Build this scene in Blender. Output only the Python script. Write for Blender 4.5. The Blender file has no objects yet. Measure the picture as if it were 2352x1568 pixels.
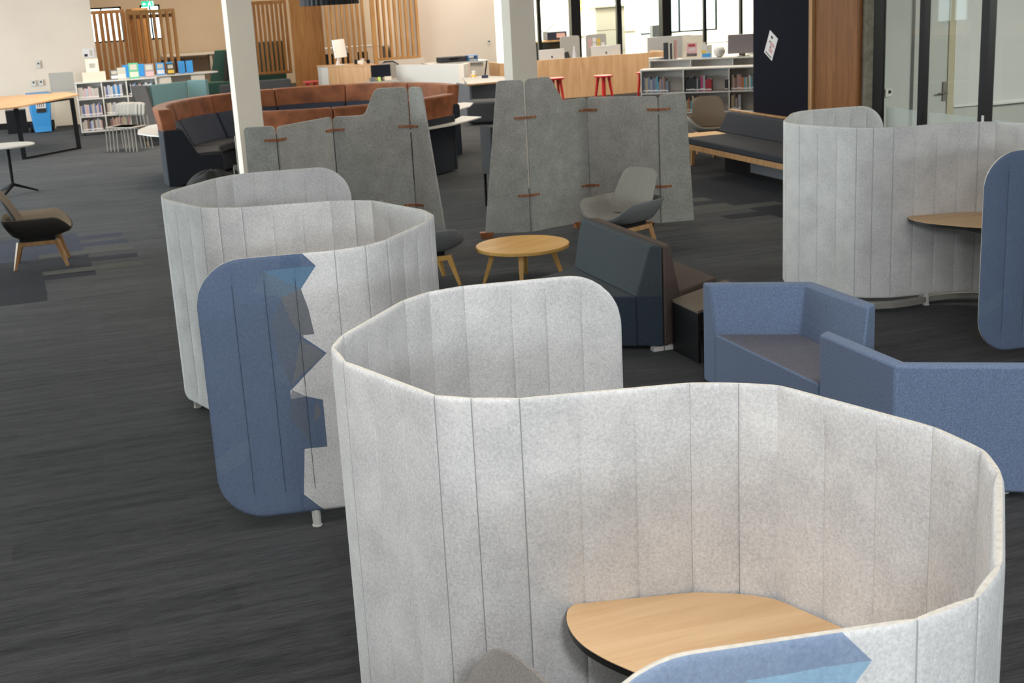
import bpy, bmesh, math, random
from mathutils import Vector, Matrix
random.seed(7)
PI = math.pi
SC = bpy.context.scene
COL = SC.collection

# ------------------------------------------------------------------ camera, world, lights, exposure
cam_d = bpy.data.cameras.new('camera'); cam = bpy.data.objects.new('camera', cam_d); COL.objects.link(cam)
cam_d.sensor_width = 36.0; cam_d.lens = 3008/2352*36.0
cam_d.clip_start = 0.05; cam_d.clip_end = 200
cam.matrix_world = Matrix(((0.9424725, 0.1345256, -0.3060204, 0.0),
                           (-0.3302708, 0.2333040, -0.9145985, 0.0),
                           (-0.0516411, 0.9630535, 0.2643125, 2.65),
                           (0, 0, 0, 1)))
cam_d.dof.use_dof = True; cam_d.dof.focus_distance = 4.6; cam_d.dof.aperture_fstop = 9.0
SC.camera = cam
SC.view_settings.view_transform = 'Standard'; SC.view_settings.look = 'None'
SC.view_settings.exposure = 0.3; SC.view_settings.gamma = 1.0; SC.view_settings.use_curve_mapping = False

W = bpy.data.worlds.new('daylight'); SC.world = W; W.use_nodes = True
bg = W.node_tree.nodes['Background']; bg.inputs[0].default_value = (0.80, 0.92, 1.0, 1); bg.inputs[1].default_value = 5.0

def area(name, loc, target, sx, sy, power, col, spread=PI):
    d = bpy.data.lights.new(name, 'AREA'); d.shape = 'RECTANGLE'; d.size = sx; d.size_y = sy
    d.energy = power; d.color = col; d.spread = spread
    o = bpy.data.objects.new(name, d); COL.objects.link(o); o.location = loc
    v = Vector(target)-Vector(loc); o.rotation_euler = v.to_track_quat('-Z', 'Y').to_euler()
    return o
area('clerestory_daylight', (1.5, -9.6, 3.75), (1.5, 3, 1.3), 11, 0.9, 330, (0.88, 0.94, 1.0))
area('left_window_daylight', (-7.7, 22.0, 2.0), (0, 21.0, 0.2), 15, 2.6, 1100, (0.91, 0.96, 1.0))
area('stair_landing_light', (0.5, -0.7, 3.35), (1.5, 3.2, 1.0), 0.5, 0.5, 68, (0.97, 0.98, 1.0))  # added fill lamp near the camera, stands in for flash on the near pod
area('office_ceiling_light', (15, 34.5, 4.2), (15, 34.5, 0), 6, 3, 1700, (1.0, 0.95, 0.84))
area('recess_downlight', (5.0, 37.0, 4.3), (5.0, 38.0, 0), 6, 4, 330, (1.0, 0.84, 0.62))
area('meeting_room_light', (11.6, 8.6, 3.0), (11.6, 10.5, 0), 2.5, 2.5, 480, (1.0, 0.96, 0.9))
for i, (x, y, p) in enumerate(((-1, 3.5, 130), (4, 4, 70), (-1, 14, 80), (4, 12, 60), (8.0, 25, 230), (2, 26, 260), (8, 18, 90), (14, 25, 230), (10, 31.2, 110))):
    area('ceiling_luminaire', (x, y, 4.35), (x, y, 0), 3.0, 3.0, p, (1.0, 0.98, 0.96) if y < 5 else (1.0, 0.91, 0.79))

# ------------------------------------------------------------------ materials
def mat(name, col, rough=0.6, metal=0.0, noise=None, bump=None, spec=0.5, emit=None, emit_s=0.0, sheen=0.0, stretch=(1,1,1)):
    """noise=(scale, amount) varies brightness, bump=(scale, strength)"""
    m = bpy.data.materials.new(name); m.use_nodes = True; nt = m.node_tree; b = nt.nodes['Principled BSDF']
    b.inputs['Base Color'].default_value = (*col, 1); b.inputs['Roughness'].default_value = rough
    b.inputs['Metallic'].default_value = metal; b.inputs['Specular IOR Level'].default_value = spec
    if sheen: b.inputs['Sheen Weight'].default_value = sheen; b.inputs['Sheen Roughness'].default_value = 0.5
    if emit: b.inputs['Emission Color'].default_value = (*emit, 1); b.inputs['Emission Strength'].default_value = emit_s
    if noise or bump:
        tc = nt.nodes.new('ShaderNodeTexCoord'); mp = nt.nodes.new('ShaderNodeMapping'); mp.inputs['Scale'].default_value = stretch
        nt.links.new(tc.outputs['Object'], mp.inputs[0])
    if noise:
        n = nt.nodes.new('ShaderNodeTexNoise'); n.inputs['Scale'].default_value = noise[0]; n.inputs['Detail'].default_value = 5
        nt.links.new(mp.outputs[0], n.inputs[0])
        r = nt.nodes.new('ShaderNodeValToRGB'); a = noise[1]
        r.color_ramp.elements[0].position = 0.3; r.color_ramp.elements[1].position = 0.7
        r.color_ramp.elements[0].color = (*[c*(1-a) for c in col], 1); r.color_ramp.elements[1].color = (*[min(1, c*(1+a)) for c in col], 1)
        nt.links.new(n.outputs[0], r.inputs[0]); nt.links.new(r.outputs[0], b.inputs['Base Color'])
    if bump:
        n2 = nt.nodes.new('ShaderNodeTexNoise'); n2.inputs['Scale'].default_value = bump[0]; n2.inputs['Detail'].default_value = 3
        nt.links.new(mp.outputs[0], n2.inputs[0])
        bp = nt.nodes.new('ShaderNodeBump'); bp.inputs['Strength'].default_value = bump[1]; bp.inputs['Distance'].default_value = 0.004
        nt.links.new(n2.outputs[0], bp.inputs['Height']); nt.links.new(bp.outputs[0], b.inputs['Normal'])
    return m
def N(nt, t, **k):
    n = nt.nodes.new('ShaderNode'+t)
    for a, v in k.items(): setattr(n, a, v)
    return n
def math_(nt, op, a, b=None, c=None):
    n = N(nt, 'Math', operation=op)
    for i, v in enumerate((a, b, c)):
        if v is None: continue
        if isinstance(v, (int, float)): n.inputs[i].default_value = v
        else: nt.links.new(v, n.inputs[i])
    return n.outputs[0]
def mixc(nt, fac, a, b):
    n = N(nt, 'Mix', data_type='RGBA')
    for s, v in ((n.inputs[0], fac), (n.inputs[6], a), (n.inputs[7], b)):
        if isinstance(v, (int, float)): s.default_value = v
        elif isinstance(v, tuple): s.default_value = (*v, 1)
        else: nt.links.new(v, s)
    return n.outputs[2]

def felt_mat(name, lo, hi, scale=55, polys=None, weave=(1, 1, 1)):
    """marled felt; polys = list of (rgb, opacity, convex polygon in uv metres) printed on the uv face"""
    m = bpy.data.materials.new(name); m.use_nodes = True; nt = m.node_tree; b = nt.nodes['Principled BSDF']
    b.inputs['Roughness'].default_value = 0.95; b.inputs['Specular IOR Level'].default_value = 0.15
    b.inputs['Sheen Weight'].default_value = 0.15
    tc = N(nt, 'TexCoord'); mp = N(nt, 'Mapping'); mp.inputs['Scale'].default_value = weave; nt.links.new(tc.outputs['Object'], mp.inputs[0])
    n1 = N(nt, 'TexNoise'); n1.inputs['Scale'].default_value = scale; n1.inputs['Detail'].default_value = 8; n1.inputs['Roughness'].default_value = 0.75
    n1.inputs['Distortion'].default_value = 0.35
    nt.links.new(mp.outputs[0], n1.inputs[0])
    n2 = N(nt, 'TexNoise'); n2.inputs['Scale'].default_value = 6; n2.inputs['Detail'].default_value = 3; nt.links.new(tc.outputs['Object'], n2.inputs[0])
    f = math_(nt, 'MULTIPLY_ADD', n2.outputs[0], 0.35, n1.outputs[0])
    r = N(nt, 'ValToRGB'); r.color_ramp.elements[0].position = 0.53; r.color_ramp.elements[1].position = 0.82
    r.color_ramp.elements[0].color = (*lo, 1); r.color_ramp.elements[1].color = (*hi, 1)
    nt.links.new(f, r.inputs[0]); out = r.outputs[0]
    # stitched channel lines run in the mesh; prints follow the uv of the outer face
    if polys:
        uv = N(nt, 'UVMap', uv_map='panel')
        mul = math_(nt, 'MULTIPLY_ADD', n1.outputs[0], 0.9, 0.55)
        for colr, op, pg in polys:
            ar = sum(pg[i][0]*pg[(i+1) % len(pg)][1]-pg[(i+1) % len(pg)][0]*pg[i][1] for i in range(len(pg)))
            if ar < 0: pg = pg[::-1]
            acc = None
            for i in range(len(pg)):
                (x0, y0), (x1, y1) = pg[i], pg[(i+1) % len(pg)]
                nx, ny = -(y1-y0), (x1-x0); L = math.hypot(nx, ny)
                vm = N(nt, 'VectorMath', operation='DOT_PRODUCT'); nt.links.new(uv.outputs[0], vm.inputs[0])
                vm.inputs[1].default_value = (nx/L, ny/L, 0)
                g = math_(nt, 'GREATER_THAN', vm.outputs['Value'], (nx*x0+ny*y0)/L)
                acc = g if acc is None else math_(nt, 'MULTIPLY', acc, g)
            fac = math_(nt, 'MULTIPLY', acc, op)
            vs = N(nt, 'VectorMath', operation='SCALE'); vs.inputs[0].default_value = colr; nt.links.new(mul, vs.inputs['Scale'])
            out = mixc(nt, fac, out, vs.outputs[0])
    nt.links.new(out, b.inputs['Base Color'])
    n3 = N(nt, 'TexNoise'); n3.inputs['Scale'].default_value = 260; n3.inputs['Detail'].default_value = 2; nt.links.new(tc.outputs['Object'], n3.inputs[0])
    bp = N(nt, 'Bump'); bp.inputs['Strength'].default_value = 0.35; bp.inputs['Distance'].default_value = 0.002
    nt.links.new(n3.outputs[0], bp.inputs['Height']); nt.links.new(bp.outputs[0], b.inputs['Normal'])
    return m

def wood_mat(name, c1, c2, axis=0, scale=9, rough=0.45):
    m = bpy.data.materials.new(name); m.use_nodes = True; nt = m.node_tree; b = nt.nodes['Principled BSDF']
    b.inputs['Roughness'].default_value = rough; b.inputs['Specular IOR Level'].default_value = 0.35
    tc = N(nt, 'TexCoord'); mp = N(nt, 'Mapping')
    s = [scale, scale, scale]; s[axis] = scale*0.09; mp.inputs['Scale'].default_value = s
    nt.links.new(tc.outputs['Object'], mp.inputs[0])
    n = N(nt, 'TexNoise'); n.inputs['Scale'].default_value = 1.6; n.inputs['Detail'].default_value = 7; n.inputs['Distortion'].default_value = 0.9
    nt.links.new(mp.outputs[0], n.inputs[0])
    n2 = N(nt, 'TexNoise'); n2.inputs['Scale'].default_value = 9; n2.inputs['Detail'].default_value = 3; nt.links.new(mp.outputs[0], n2.inputs[0])
    f = math_(nt, 'MULTIPLY_ADD', n2.outputs[0], 0.35, n.outputs[0])
    r = N(nt, 'ValToRGB'); r.color_ramp.elements[0].position = 0.45; r.color_ramp.elements[1].position = 0.9
    r.color_ramp.elements[0].color = (*c1, 1); r.color_ramp.elements[1].color = (*c2, 1)
    nt.links.new(f, r.inputs[0]); nt.links.new(r.outputs[0], b.inputs['Base Color'])
    return m

def carpet_mat(name, lo, hi, plank=True):
    m = bpy.data.materials.new(name); m.use_nodes = True; nt = m.node_tree; b = nt.nodes['Principled BSDF']
    b.inputs['Roughness'].default_value = 0.85; b.inputs['Specular IOR Level'].default_value = 0.08
    b.inputs['Sheen Weight'].default_value = 0.06; b.inputs['Sheen Roughness'].default_value = 0.35; b.inputs['Sheen Tint'].default_value = (0.85, 0.9, 1.0, 1)
    tc = N(nt, 'TexCoord')
    m1 = N(nt, 'Mapping'); m1.inputs['Scale'].default_value = (7, 115, 1); nt.links.new(tc.outputs['Object'], m1.inputs[0])
    n1 = N(nt, 'TexNoise'); n1.inputs['Scale'].default_value = 1; n1.inputs['Detail'].default_value = 8; n1.inputs['Roughness'].default_value = 0.72
    nt.links.new(m1.outputs[0], n1.inputs[0])
    m2 = N(nt, 'Mapping'); m2.inputs['Scale'].default_value = (1.3, 14, 1); nt.links.new(tc.outputs['Object'], m2.inputs[0])
    n2 = N(nt, 'TexNoise'); n2.inputs['Scale'].default_value = 1; n2.inputs['Detail'].default_value = 4; nt.links.new(m2.outputs[0], n2.inputs[0])
    f = math_(nt, 'ADD', math_(nt, 'MULTIPLY', n1.outputs[0], 0.68), math_(nt, 'MULTIPLY', n2.outputs[0], 0.32))
    if plank:
        br = N(nt, 'TexBrick'); br.offset = 0.5; br.inputs['Scale'].default_value = 1.0
        br.inputs['Brick Width'].default_value = 1.0; br.inputs['Row Height'].default_value = 0.25
        br.inputs['Mortar Size'].default_value = 0.0; br.inputs['Color1'].default_value = (0, 0, 0, 1); br.inputs['Color2'].default_value = (1, 1, 1, 1)
        nt.links.new(tc.outputs['Object'], br.inputs['Vector'])
        rb = N(nt, 'RGBToBW'); nt.links.new(br.outputs['Color'], rb.inputs[0])
        f = math_(nt, 'ADD', f, math_(nt, 'MULTIPLY_ADD', rb.outputs[0], 0.07, -0.035))
    r = N(nt, 'ValToRGB'); r.color_ramp.elements[0].position = 0.37; r.color_ramp.elements[1].position = 0.65
    r.color_ramp.elements[0].color = (*lo, 1); r.color_ramp.elements[1].color = (*hi, 1)
    nt.links.new(f, r.inputs[0]); nt.links.new(r.outputs[0], b.inputs['Base Color'])
    n3 = N(nt, 'TexNoise'); n3.inputs['Scale'].default_value = 330; nt.links.new(tc.outputs['Object'], n3.inputs[0])
    bp = N(nt, 'Bump'); bp.inputs['Strength'].default_value = 0.5; bp.inputs['Distance'].default_value = 0.004
    nt.links.new(n3.outputs[0], bp.inputs['Height']); nt.links.new(bp.outputs[0], b.inputs['Normal'])
    return m

def glass_mat(name, tint=(0.93, 0.97, 0.95), frost=0.0):
    m = bpy.data.materials.new(name); m.use_nodes = True; nt = m.node_tree
    nt.nodes.remove(nt.nodes['Principled BSDF']); out = nt.nodes['Material Output']
    t = N(nt, 'BsdfTransparent'); t.inputs[0].default_value = (*tint, 1)
    g = N(nt, 'BsdfGlossy'); g.inputs['Roughness'].default_value = 0.02
    fr = N(nt, 'Fresnel'); fr.inputs[0].default_value = 1.45
    mx = N(nt, 'MixShader'); ge = N(nt, 'NewGeometry'); ff = math_(nt, 'MULTIPLY', fr.outputs[0], math_(nt, 'SUBTRACT', 1.0, ge.outputs['Backfacing'])); nt.links.new(ff, mx.inputs[0]); nt.links.new(t.outputs[0], mx.inputs[1]); nt.links.new(g.outputs[0], mx.inputs[2])
    o = mx.outputs[0]
    if frost:
        d = N(nt, 'BsdfDiffuse'); d.inputs[0].default_value = (0.8, 0.84, 0.83, 1)
        m2 = N(nt, 'MixShader'); m2.inputs[0].default_value = frost; nt.links.new(o, m2.inputs[1]); nt.links.new(d.outputs[0], m2.inputs[2]); o = m2.outputs[0]
    nt.links.new(o, out.inputs[0]); return m

BLUE = (0.088, 0.130, 0.215); BLUE2 = (0.115, 0.205, 0.31); GREYB = (0.125, 0.145, 0.185); GREY = (0.165, 0.175, 0.19); LBL = (0.135, 0.19, 0.245)
prints = [(BLUE, 0.96, [(-.01, -.01), (-.01, 1.5), (.404, 1.5), (.404, -.01)]), (BLUE, 0.96, [(.403, 1.5), (.518, 1.5), (.504, 1.255), (.403, 1.221)]),
          (BLUE, 0.96, [(.42, 1.44), (.518, 1.44), (.586, 1.365), (.504, 1.255), (.40, 1.22)]),
          (BLUE, 0.96, [(.40, .70), (.40, .43), (.56, .43), (.56, .68), (.48, .705)]),
          (BLUE, 0.96, [(.40, .43), (.454, .438), (.42, .188), (.40, .0)]),
          (BLUE, 0.96, [(.40, .0), (.40, .20), (.42, .188), (.545, .06), (.54, .0)]),
          (BLUE, 0.96, [(.40, 1.23), (.504, 1.255), (.531, 1.153), (.549, 1.022), (.40, 1.022)]), (BLUE, 0.96, [(.40, 1.023), (.481, 1.022), (.60, .92), (.412, .749), (.40, .745)]),
          (BLUE2, 0.9, [(.332, 1.361), (.49, 1.365), (.586, 1.365), (.504, 1.255)]),
          (LBL, 0.5, [(.275, 1.259), (.332, 1.361), (.504, 1.255), (.404, 1.221)]),
          (LBL, 0.6, [(.332, 1.361), (.504, 1.255), (.404, 1.221)]),
          (GREYB, 0.7, [(.404, 1.221), (.504, 1.255), (.49, .90), (.412, .749), (.36, .93), (.345, 1.1)]),
          (GREY, 0.95, [(.404, 1.221), (.504, 1.255), (.531, 1.153), (.549, 1.022), (.481, 1.021), (.44, 1.10)]),
          (GREY, 0.95, [(.481, 1.021), (.552, .951), (.60, .92), (.546, .878), (.412, .749), (.45, .90)]),
          (GREYB, 0.7, [(.412, .749), (.481, .704), (.48, .455), (.384, .603)]),
          (LBL, 0.35, [(.382, .89), (.412, .749), (.300, .86)]),
          (LBL, 0.35, [(.112, .494), (.20, .52), (.15, .40), (.0, .33), (.0, .42)]),
          (GREY, 0.9, [(.528, .680), (.503, .567), (.546, .603)]),
          ]
M = {}
M['pod'] = felt_mat('grey_marl_felt', (0.50, 0.50, 0.505), (0.74, 0.735, 0.725), 105)
M['podprint'] = felt_mat('printed_grey_marl_felt', (0.50, 0.50, 0.505), (0.74, 0.735, 0.725), 105, polys=prints)
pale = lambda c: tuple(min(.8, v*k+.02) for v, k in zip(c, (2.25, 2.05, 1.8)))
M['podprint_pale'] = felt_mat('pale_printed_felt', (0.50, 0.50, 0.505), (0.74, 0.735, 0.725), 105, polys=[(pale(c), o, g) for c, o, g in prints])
M['podedge'] = mat('felt_cut_edge', (0.60, 0.57, 0.50), 0.9, noise=(60, .12))
M['thread'] = mat('grey_thread', (0.36, 0.36, 0.37), 0.9)  # stitch line with the shade of the seam groove put into its colour
M['threadblue'] = mat('blue_thread', (0.035, 0.05, 0.08), 0.9)  # same on the blue print, groove shade painted into the dark stitch
M['plate'] = mat('grey_floor_plate', (0.26, 0.25, 0.23), 0.5)
M['screen'] = felt_mat('folding_screen_felt', (0.225, 0.224, 0.213), (0.375, 0.370, 0.353), 60)
M['carpet'] = carpet_mat('grey_plank_carpet', (0.024, 0.0245, 0.026), (0.078, 0.078, 0.079))
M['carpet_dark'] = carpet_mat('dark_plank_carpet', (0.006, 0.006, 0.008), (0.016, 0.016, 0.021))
M['carpet_blue'] = carpet_mat('blue_plank_carpet', (0.016, 0.018, 0.034), (0.036, 0.039, 0.065))
M['carpet_light'] = carpet_mat('pale_plank_carpet', (0.042, 0.042, 0.038), (0.085, 0.083, 0.075))
M['oak'] = wood_mat('oak_laminate', (0.58, 0.365, 0.185), (0.70, 0.475, 0.27), 0, 7)
M['oak_edge'] = mat('black_edge', (0.01, 0.01, 0.01), 0.4)
M['ash'] = wood_mat('ash_tabletop', (0.55, 0.30, 0.075), (0.70, 0.42, 0.13), 0, 7)
M['legwood'] = wood_mat('leg_timber', (0.34, 0.18, 0.075), (0.50, 0.29, 0.13), 2, 9)
M['slat'] = wood_mat('slat_timber', (0.44, 0.21, 0.07), (0.62, 0.34, 0.13), 2, 9)
M['slatdark'] = wood_mat('dark_slat_timber', (0.28, 0.115, 0.03), (0.42, 0.20, 0.06), 2, 9)
M['veneer'] = wood_mat('dark_veneer', (0.17, 0.060, 0.015), (0.28, 0.112, 0.032), 2, 7)
M['desk'] = wood_mat('pale_timber_front', (0.52, 0.30, 0.145), (0.68, 0.43, 0.235), 2, 5)
M['white'] = mat('white_laminate', (0.58, 0.56, 0.53), 0.5)
M['whitepaint'] = mat('white_paint', (0.66, 0.60, 0.52), 0.8, noise=(2, .03))
M['cream'] = mat('cream_paint', (0.70, 0.61, 0.525), 0.85, noise=(1.2, .03))
M['beige'] = mat('beige_paint', (0.46, 0.38, 0.30), 0.85, noise=(1.2, .04))
M['column'] = mat('column_paint', (0.70, 0.645, 0.565), 0.8, noise=(2, .03))
M['black'] = mat('black_powdercoat', (0.008, 0.008, 0.009), 0.45, spec=.2)
M['blackfab'] = mat('black_fabric', (0.012, 0.012, 0.013), 0.9, bump=(150, .3))
M['charcoal'] = mat('charcoal_fabric', (0.035, 0.036, 0.040), 0.9, noise=(90, .25), bump=(200, .3))
M['greyfab'] = mat('mid_grey_fabric', (0.075, 0.078, 0.085), 0.9, noise=(90, .2), bump=(200, .3))
M['navy'] = mat('navy_fabric', (0.018, 0.022, 0.032), 0.85, noise=(80, .2), bump=(200, .3))
M['navywall'] = mat('navy_pinboard', (0.010, 0.011, 0.018), 0.9, noise=(60, .15), spec=.1)
M['banq'] = mat('blue_grey_fabric', (0.035, 0.043, 0.068), 0.85, noise=(80, .2), bump=(200, .3))
M['banqdark'] = mat('deep_navy_fabric', (0.010, 0.014, 0.022), 0.85, noise=(80, .2))
M['teal'] = mat('slate_teal_fabric', (0.038, 0.049, 0.057), 0.9, noise=(110, .22), bump=(220, .3))
M['tealside'] = mat('ink_blue_fabric', (0.020, 0.032, 0.050), 0.9, noise=(110, .22), bump=(220, .3))
M['tealsofa'] = mat('teal_fabric', (0.10, 0.18, 0.19), 0.9, noise=(80, .15), bump=(200, .3))
M['green'] = mat('green_fabric', (0.030, 0.085, 0.070), 0.9, noise=(80, .15))
M['brownfab'] = mat('brown_fabric', (0.085, 0.060, 0.048), 0.9, noise=(110, .22), bump=(220, .3))
M['denim'] = mat('denim_blue_fabric', (0.155, 0.215, 0.34), 0.9, noise=(120, .25), bump=(240, .35), sheen=.1)
M['denim2'] = mat('grey_denim_fabric', (0.15, 0.152, 0.185), 0.9, noise=(120, .22), bump=(240, .35))
M['leather'] = mat('tan_leather', (0.26, 0.092, 0.042), 0.6, noise=(5, .35), bump=(40, .15), spec=.2)
M['strap'] = mat('leather_strap', (0.25, 0.085, 0.03), 0.5, noise=(20, .2))
M['shell'] = mat('stone_grey_fabric', (0.21, 0.205, 0.185), 0.9, noise=(110, .15), bump=(220, .3))
M['podchair'] = mat('warm_grey_fabric', (0.20, 0.185, 0.17), 0.95, noise=(150, .2), bump=(220, .3))
M['shell_out'] = mat('cool_grey_fabric', (0.13, 0.135, 0.14), 0.9, noise=(110, .15), bump=(220, .3))
M['taupe'] = mat('taupe_fabric', (0.17, 0.135, 0.10), 0.9, noise=(110, .18), bump=(220, .3))
M['taupe_out'] = mat('dark_taupe_fabric', (0.028, 0.025, 0.022), 0.9, noise=(110, .18))
M['stone'] = mat('light_grey_plastic', (0.33, 0.30, 0.265), 0.5)
M['metal'] = mat('grey_metal', (0.22, 0.20, 0.17), 0.4, 0.6)
M['alu'] = mat('silver_aluminium', (0.72, 0.71, 0.70), 0.35, 0.3)
M['legwhite'] = mat('white_leg', (0.62, 0.61, 0.58), 0.4)
M['binblue'] = mat('blue_plastic', (0.045, 0.27, 0.60), 0.4)
M['bookend'] = mat('bright_blue_plastic', (0.05, 0.32, 0.72), 0.4)
M['red'] = mat('red_paint', (0.52, 0.022, 0.025), 0.4)
M['pink'] = mat('coral_red_cushion', (0.55, 0.075, 0.075), 0.6)
M['brass'] = mat('brass_pin', (0.5, 0.3, 0.12), 0.4, 0.7)
M['screenblk'] = mat('black_screen', (0.012, 0.014, 0.022), 0.15)
M['mauve'] = mat('display_grey', (0.30, 0.26, 0.27), 0.3)
M['paper'] = mat('white_paper', (0.72, 0.70, 0.70), 0.8)
M['pinkink'] = mat('pink_print', (0.60, 0.36, 0.36), 0.8)
M['ink'] = mat('black_print', (0.02, 0.02, 0.02), 0.8)
M['concrete'] = mat('grey_concrete', (0.17, 0.155, 0.125), 0.9, noise=(14, .25))
M['roomwall'] = mat('meeting_room_paint', (0.46, 0.46, 0.44), 0.85, noise=(2, .03))
M['whiteboard'] = mat('whiteboard_surface', (0.56, 0.555, 0.55), 0.25)
M['greydoor'] = mat('grey_door_paint', (0.42, 0.42, 0.40), 0.6)
M['jamb'] = mat('jamb_paint', (0.42, 0.38, 0.27), 0.7)
M['skyblue'] = mat('pale_blue_plastic', (0.16, 0.48, 0.66), 0.45)
M['glass'] = glass_mat('clear_glass'); M['frost'] = glass_mat('frosted_film', (0.9, 0.93, 0.92), 0.32)
M['officewall'] = mat('office_paint', (0.82, 0.78, 0.68), 0.85)
M['silvergrey'] = mat('office_cabinet_grey', (0.50, 0.47, 0.40), 0.5)
M['panelgrey'] = mat('desk_screen_fabric', (0.40, 0.38, 0.35), 0.9, noise=(60, .1))
M['deskgrey'] = mat('desk_panel_grey', (0.13, 0.135, 0.15), 0.6)
M['box'] = mat('cream_card', (0.66, 0.59, 0.48), 0.8)
M['greenprint'] = mat('green_print', (0.10, 0.40, 0.22), 0.6)
M['yellow'] = mat('yellow_print', (0.70, 0.47, 0.08), 0.7)
M['lime'] = mat('lime_print', (0.45, 0.62, 0.16), 0.7)
M['exit'] = mat('exit_sign_green', (0.0, 0.30, 0.16), 0.4, emit=(0.01, 0.55, 0.30), emit_s=1.0)
M['exitw'] = mat('exit_sign_white', (0.8, 0.9, 0.85), 0.4, emit=(0.8, 1, 0.9), emit_s=1.6)
M['bottle'] = mat('clear_plastic', (0.55, 0.57, 0.62), 0.1)
M['skin'] = mat('pale_beige_plastic', (0.75, 0.66, 0.56), 0.4)
M['laptop'] = mat('dark_navy_plastic', (0.012, 0.014, 0.04), 0.5)
bookcols = [(0.45, 0.40, 0.36), (0.55, 0.36, 0.36), (0.40, 0.42, 0.48), (0.10, 0.14, 0.30), (0.55, 0.50, 0.42), (0.36, 0.20, 0.18), (0.30, 0.30, 0.32),
            (0.03, 0.18, 0.42), (0.16, 0.10, 0.08), (0.50, 0.46, 0.46), (0.30, 0.02, 0.03), (0.02, 0.025, 0.03), (0.10, 0.30, 0.38), (0.45, 0.12, 0.03),
            (0.36, 0.04, 0.12), (0.03, 0.14, 0.11), (0.42, 0.34, 0.22), (0.16, 0.20, 0.28)]
BM = [mat('book_cover', c, 0.6) for c in bookcols]

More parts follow.
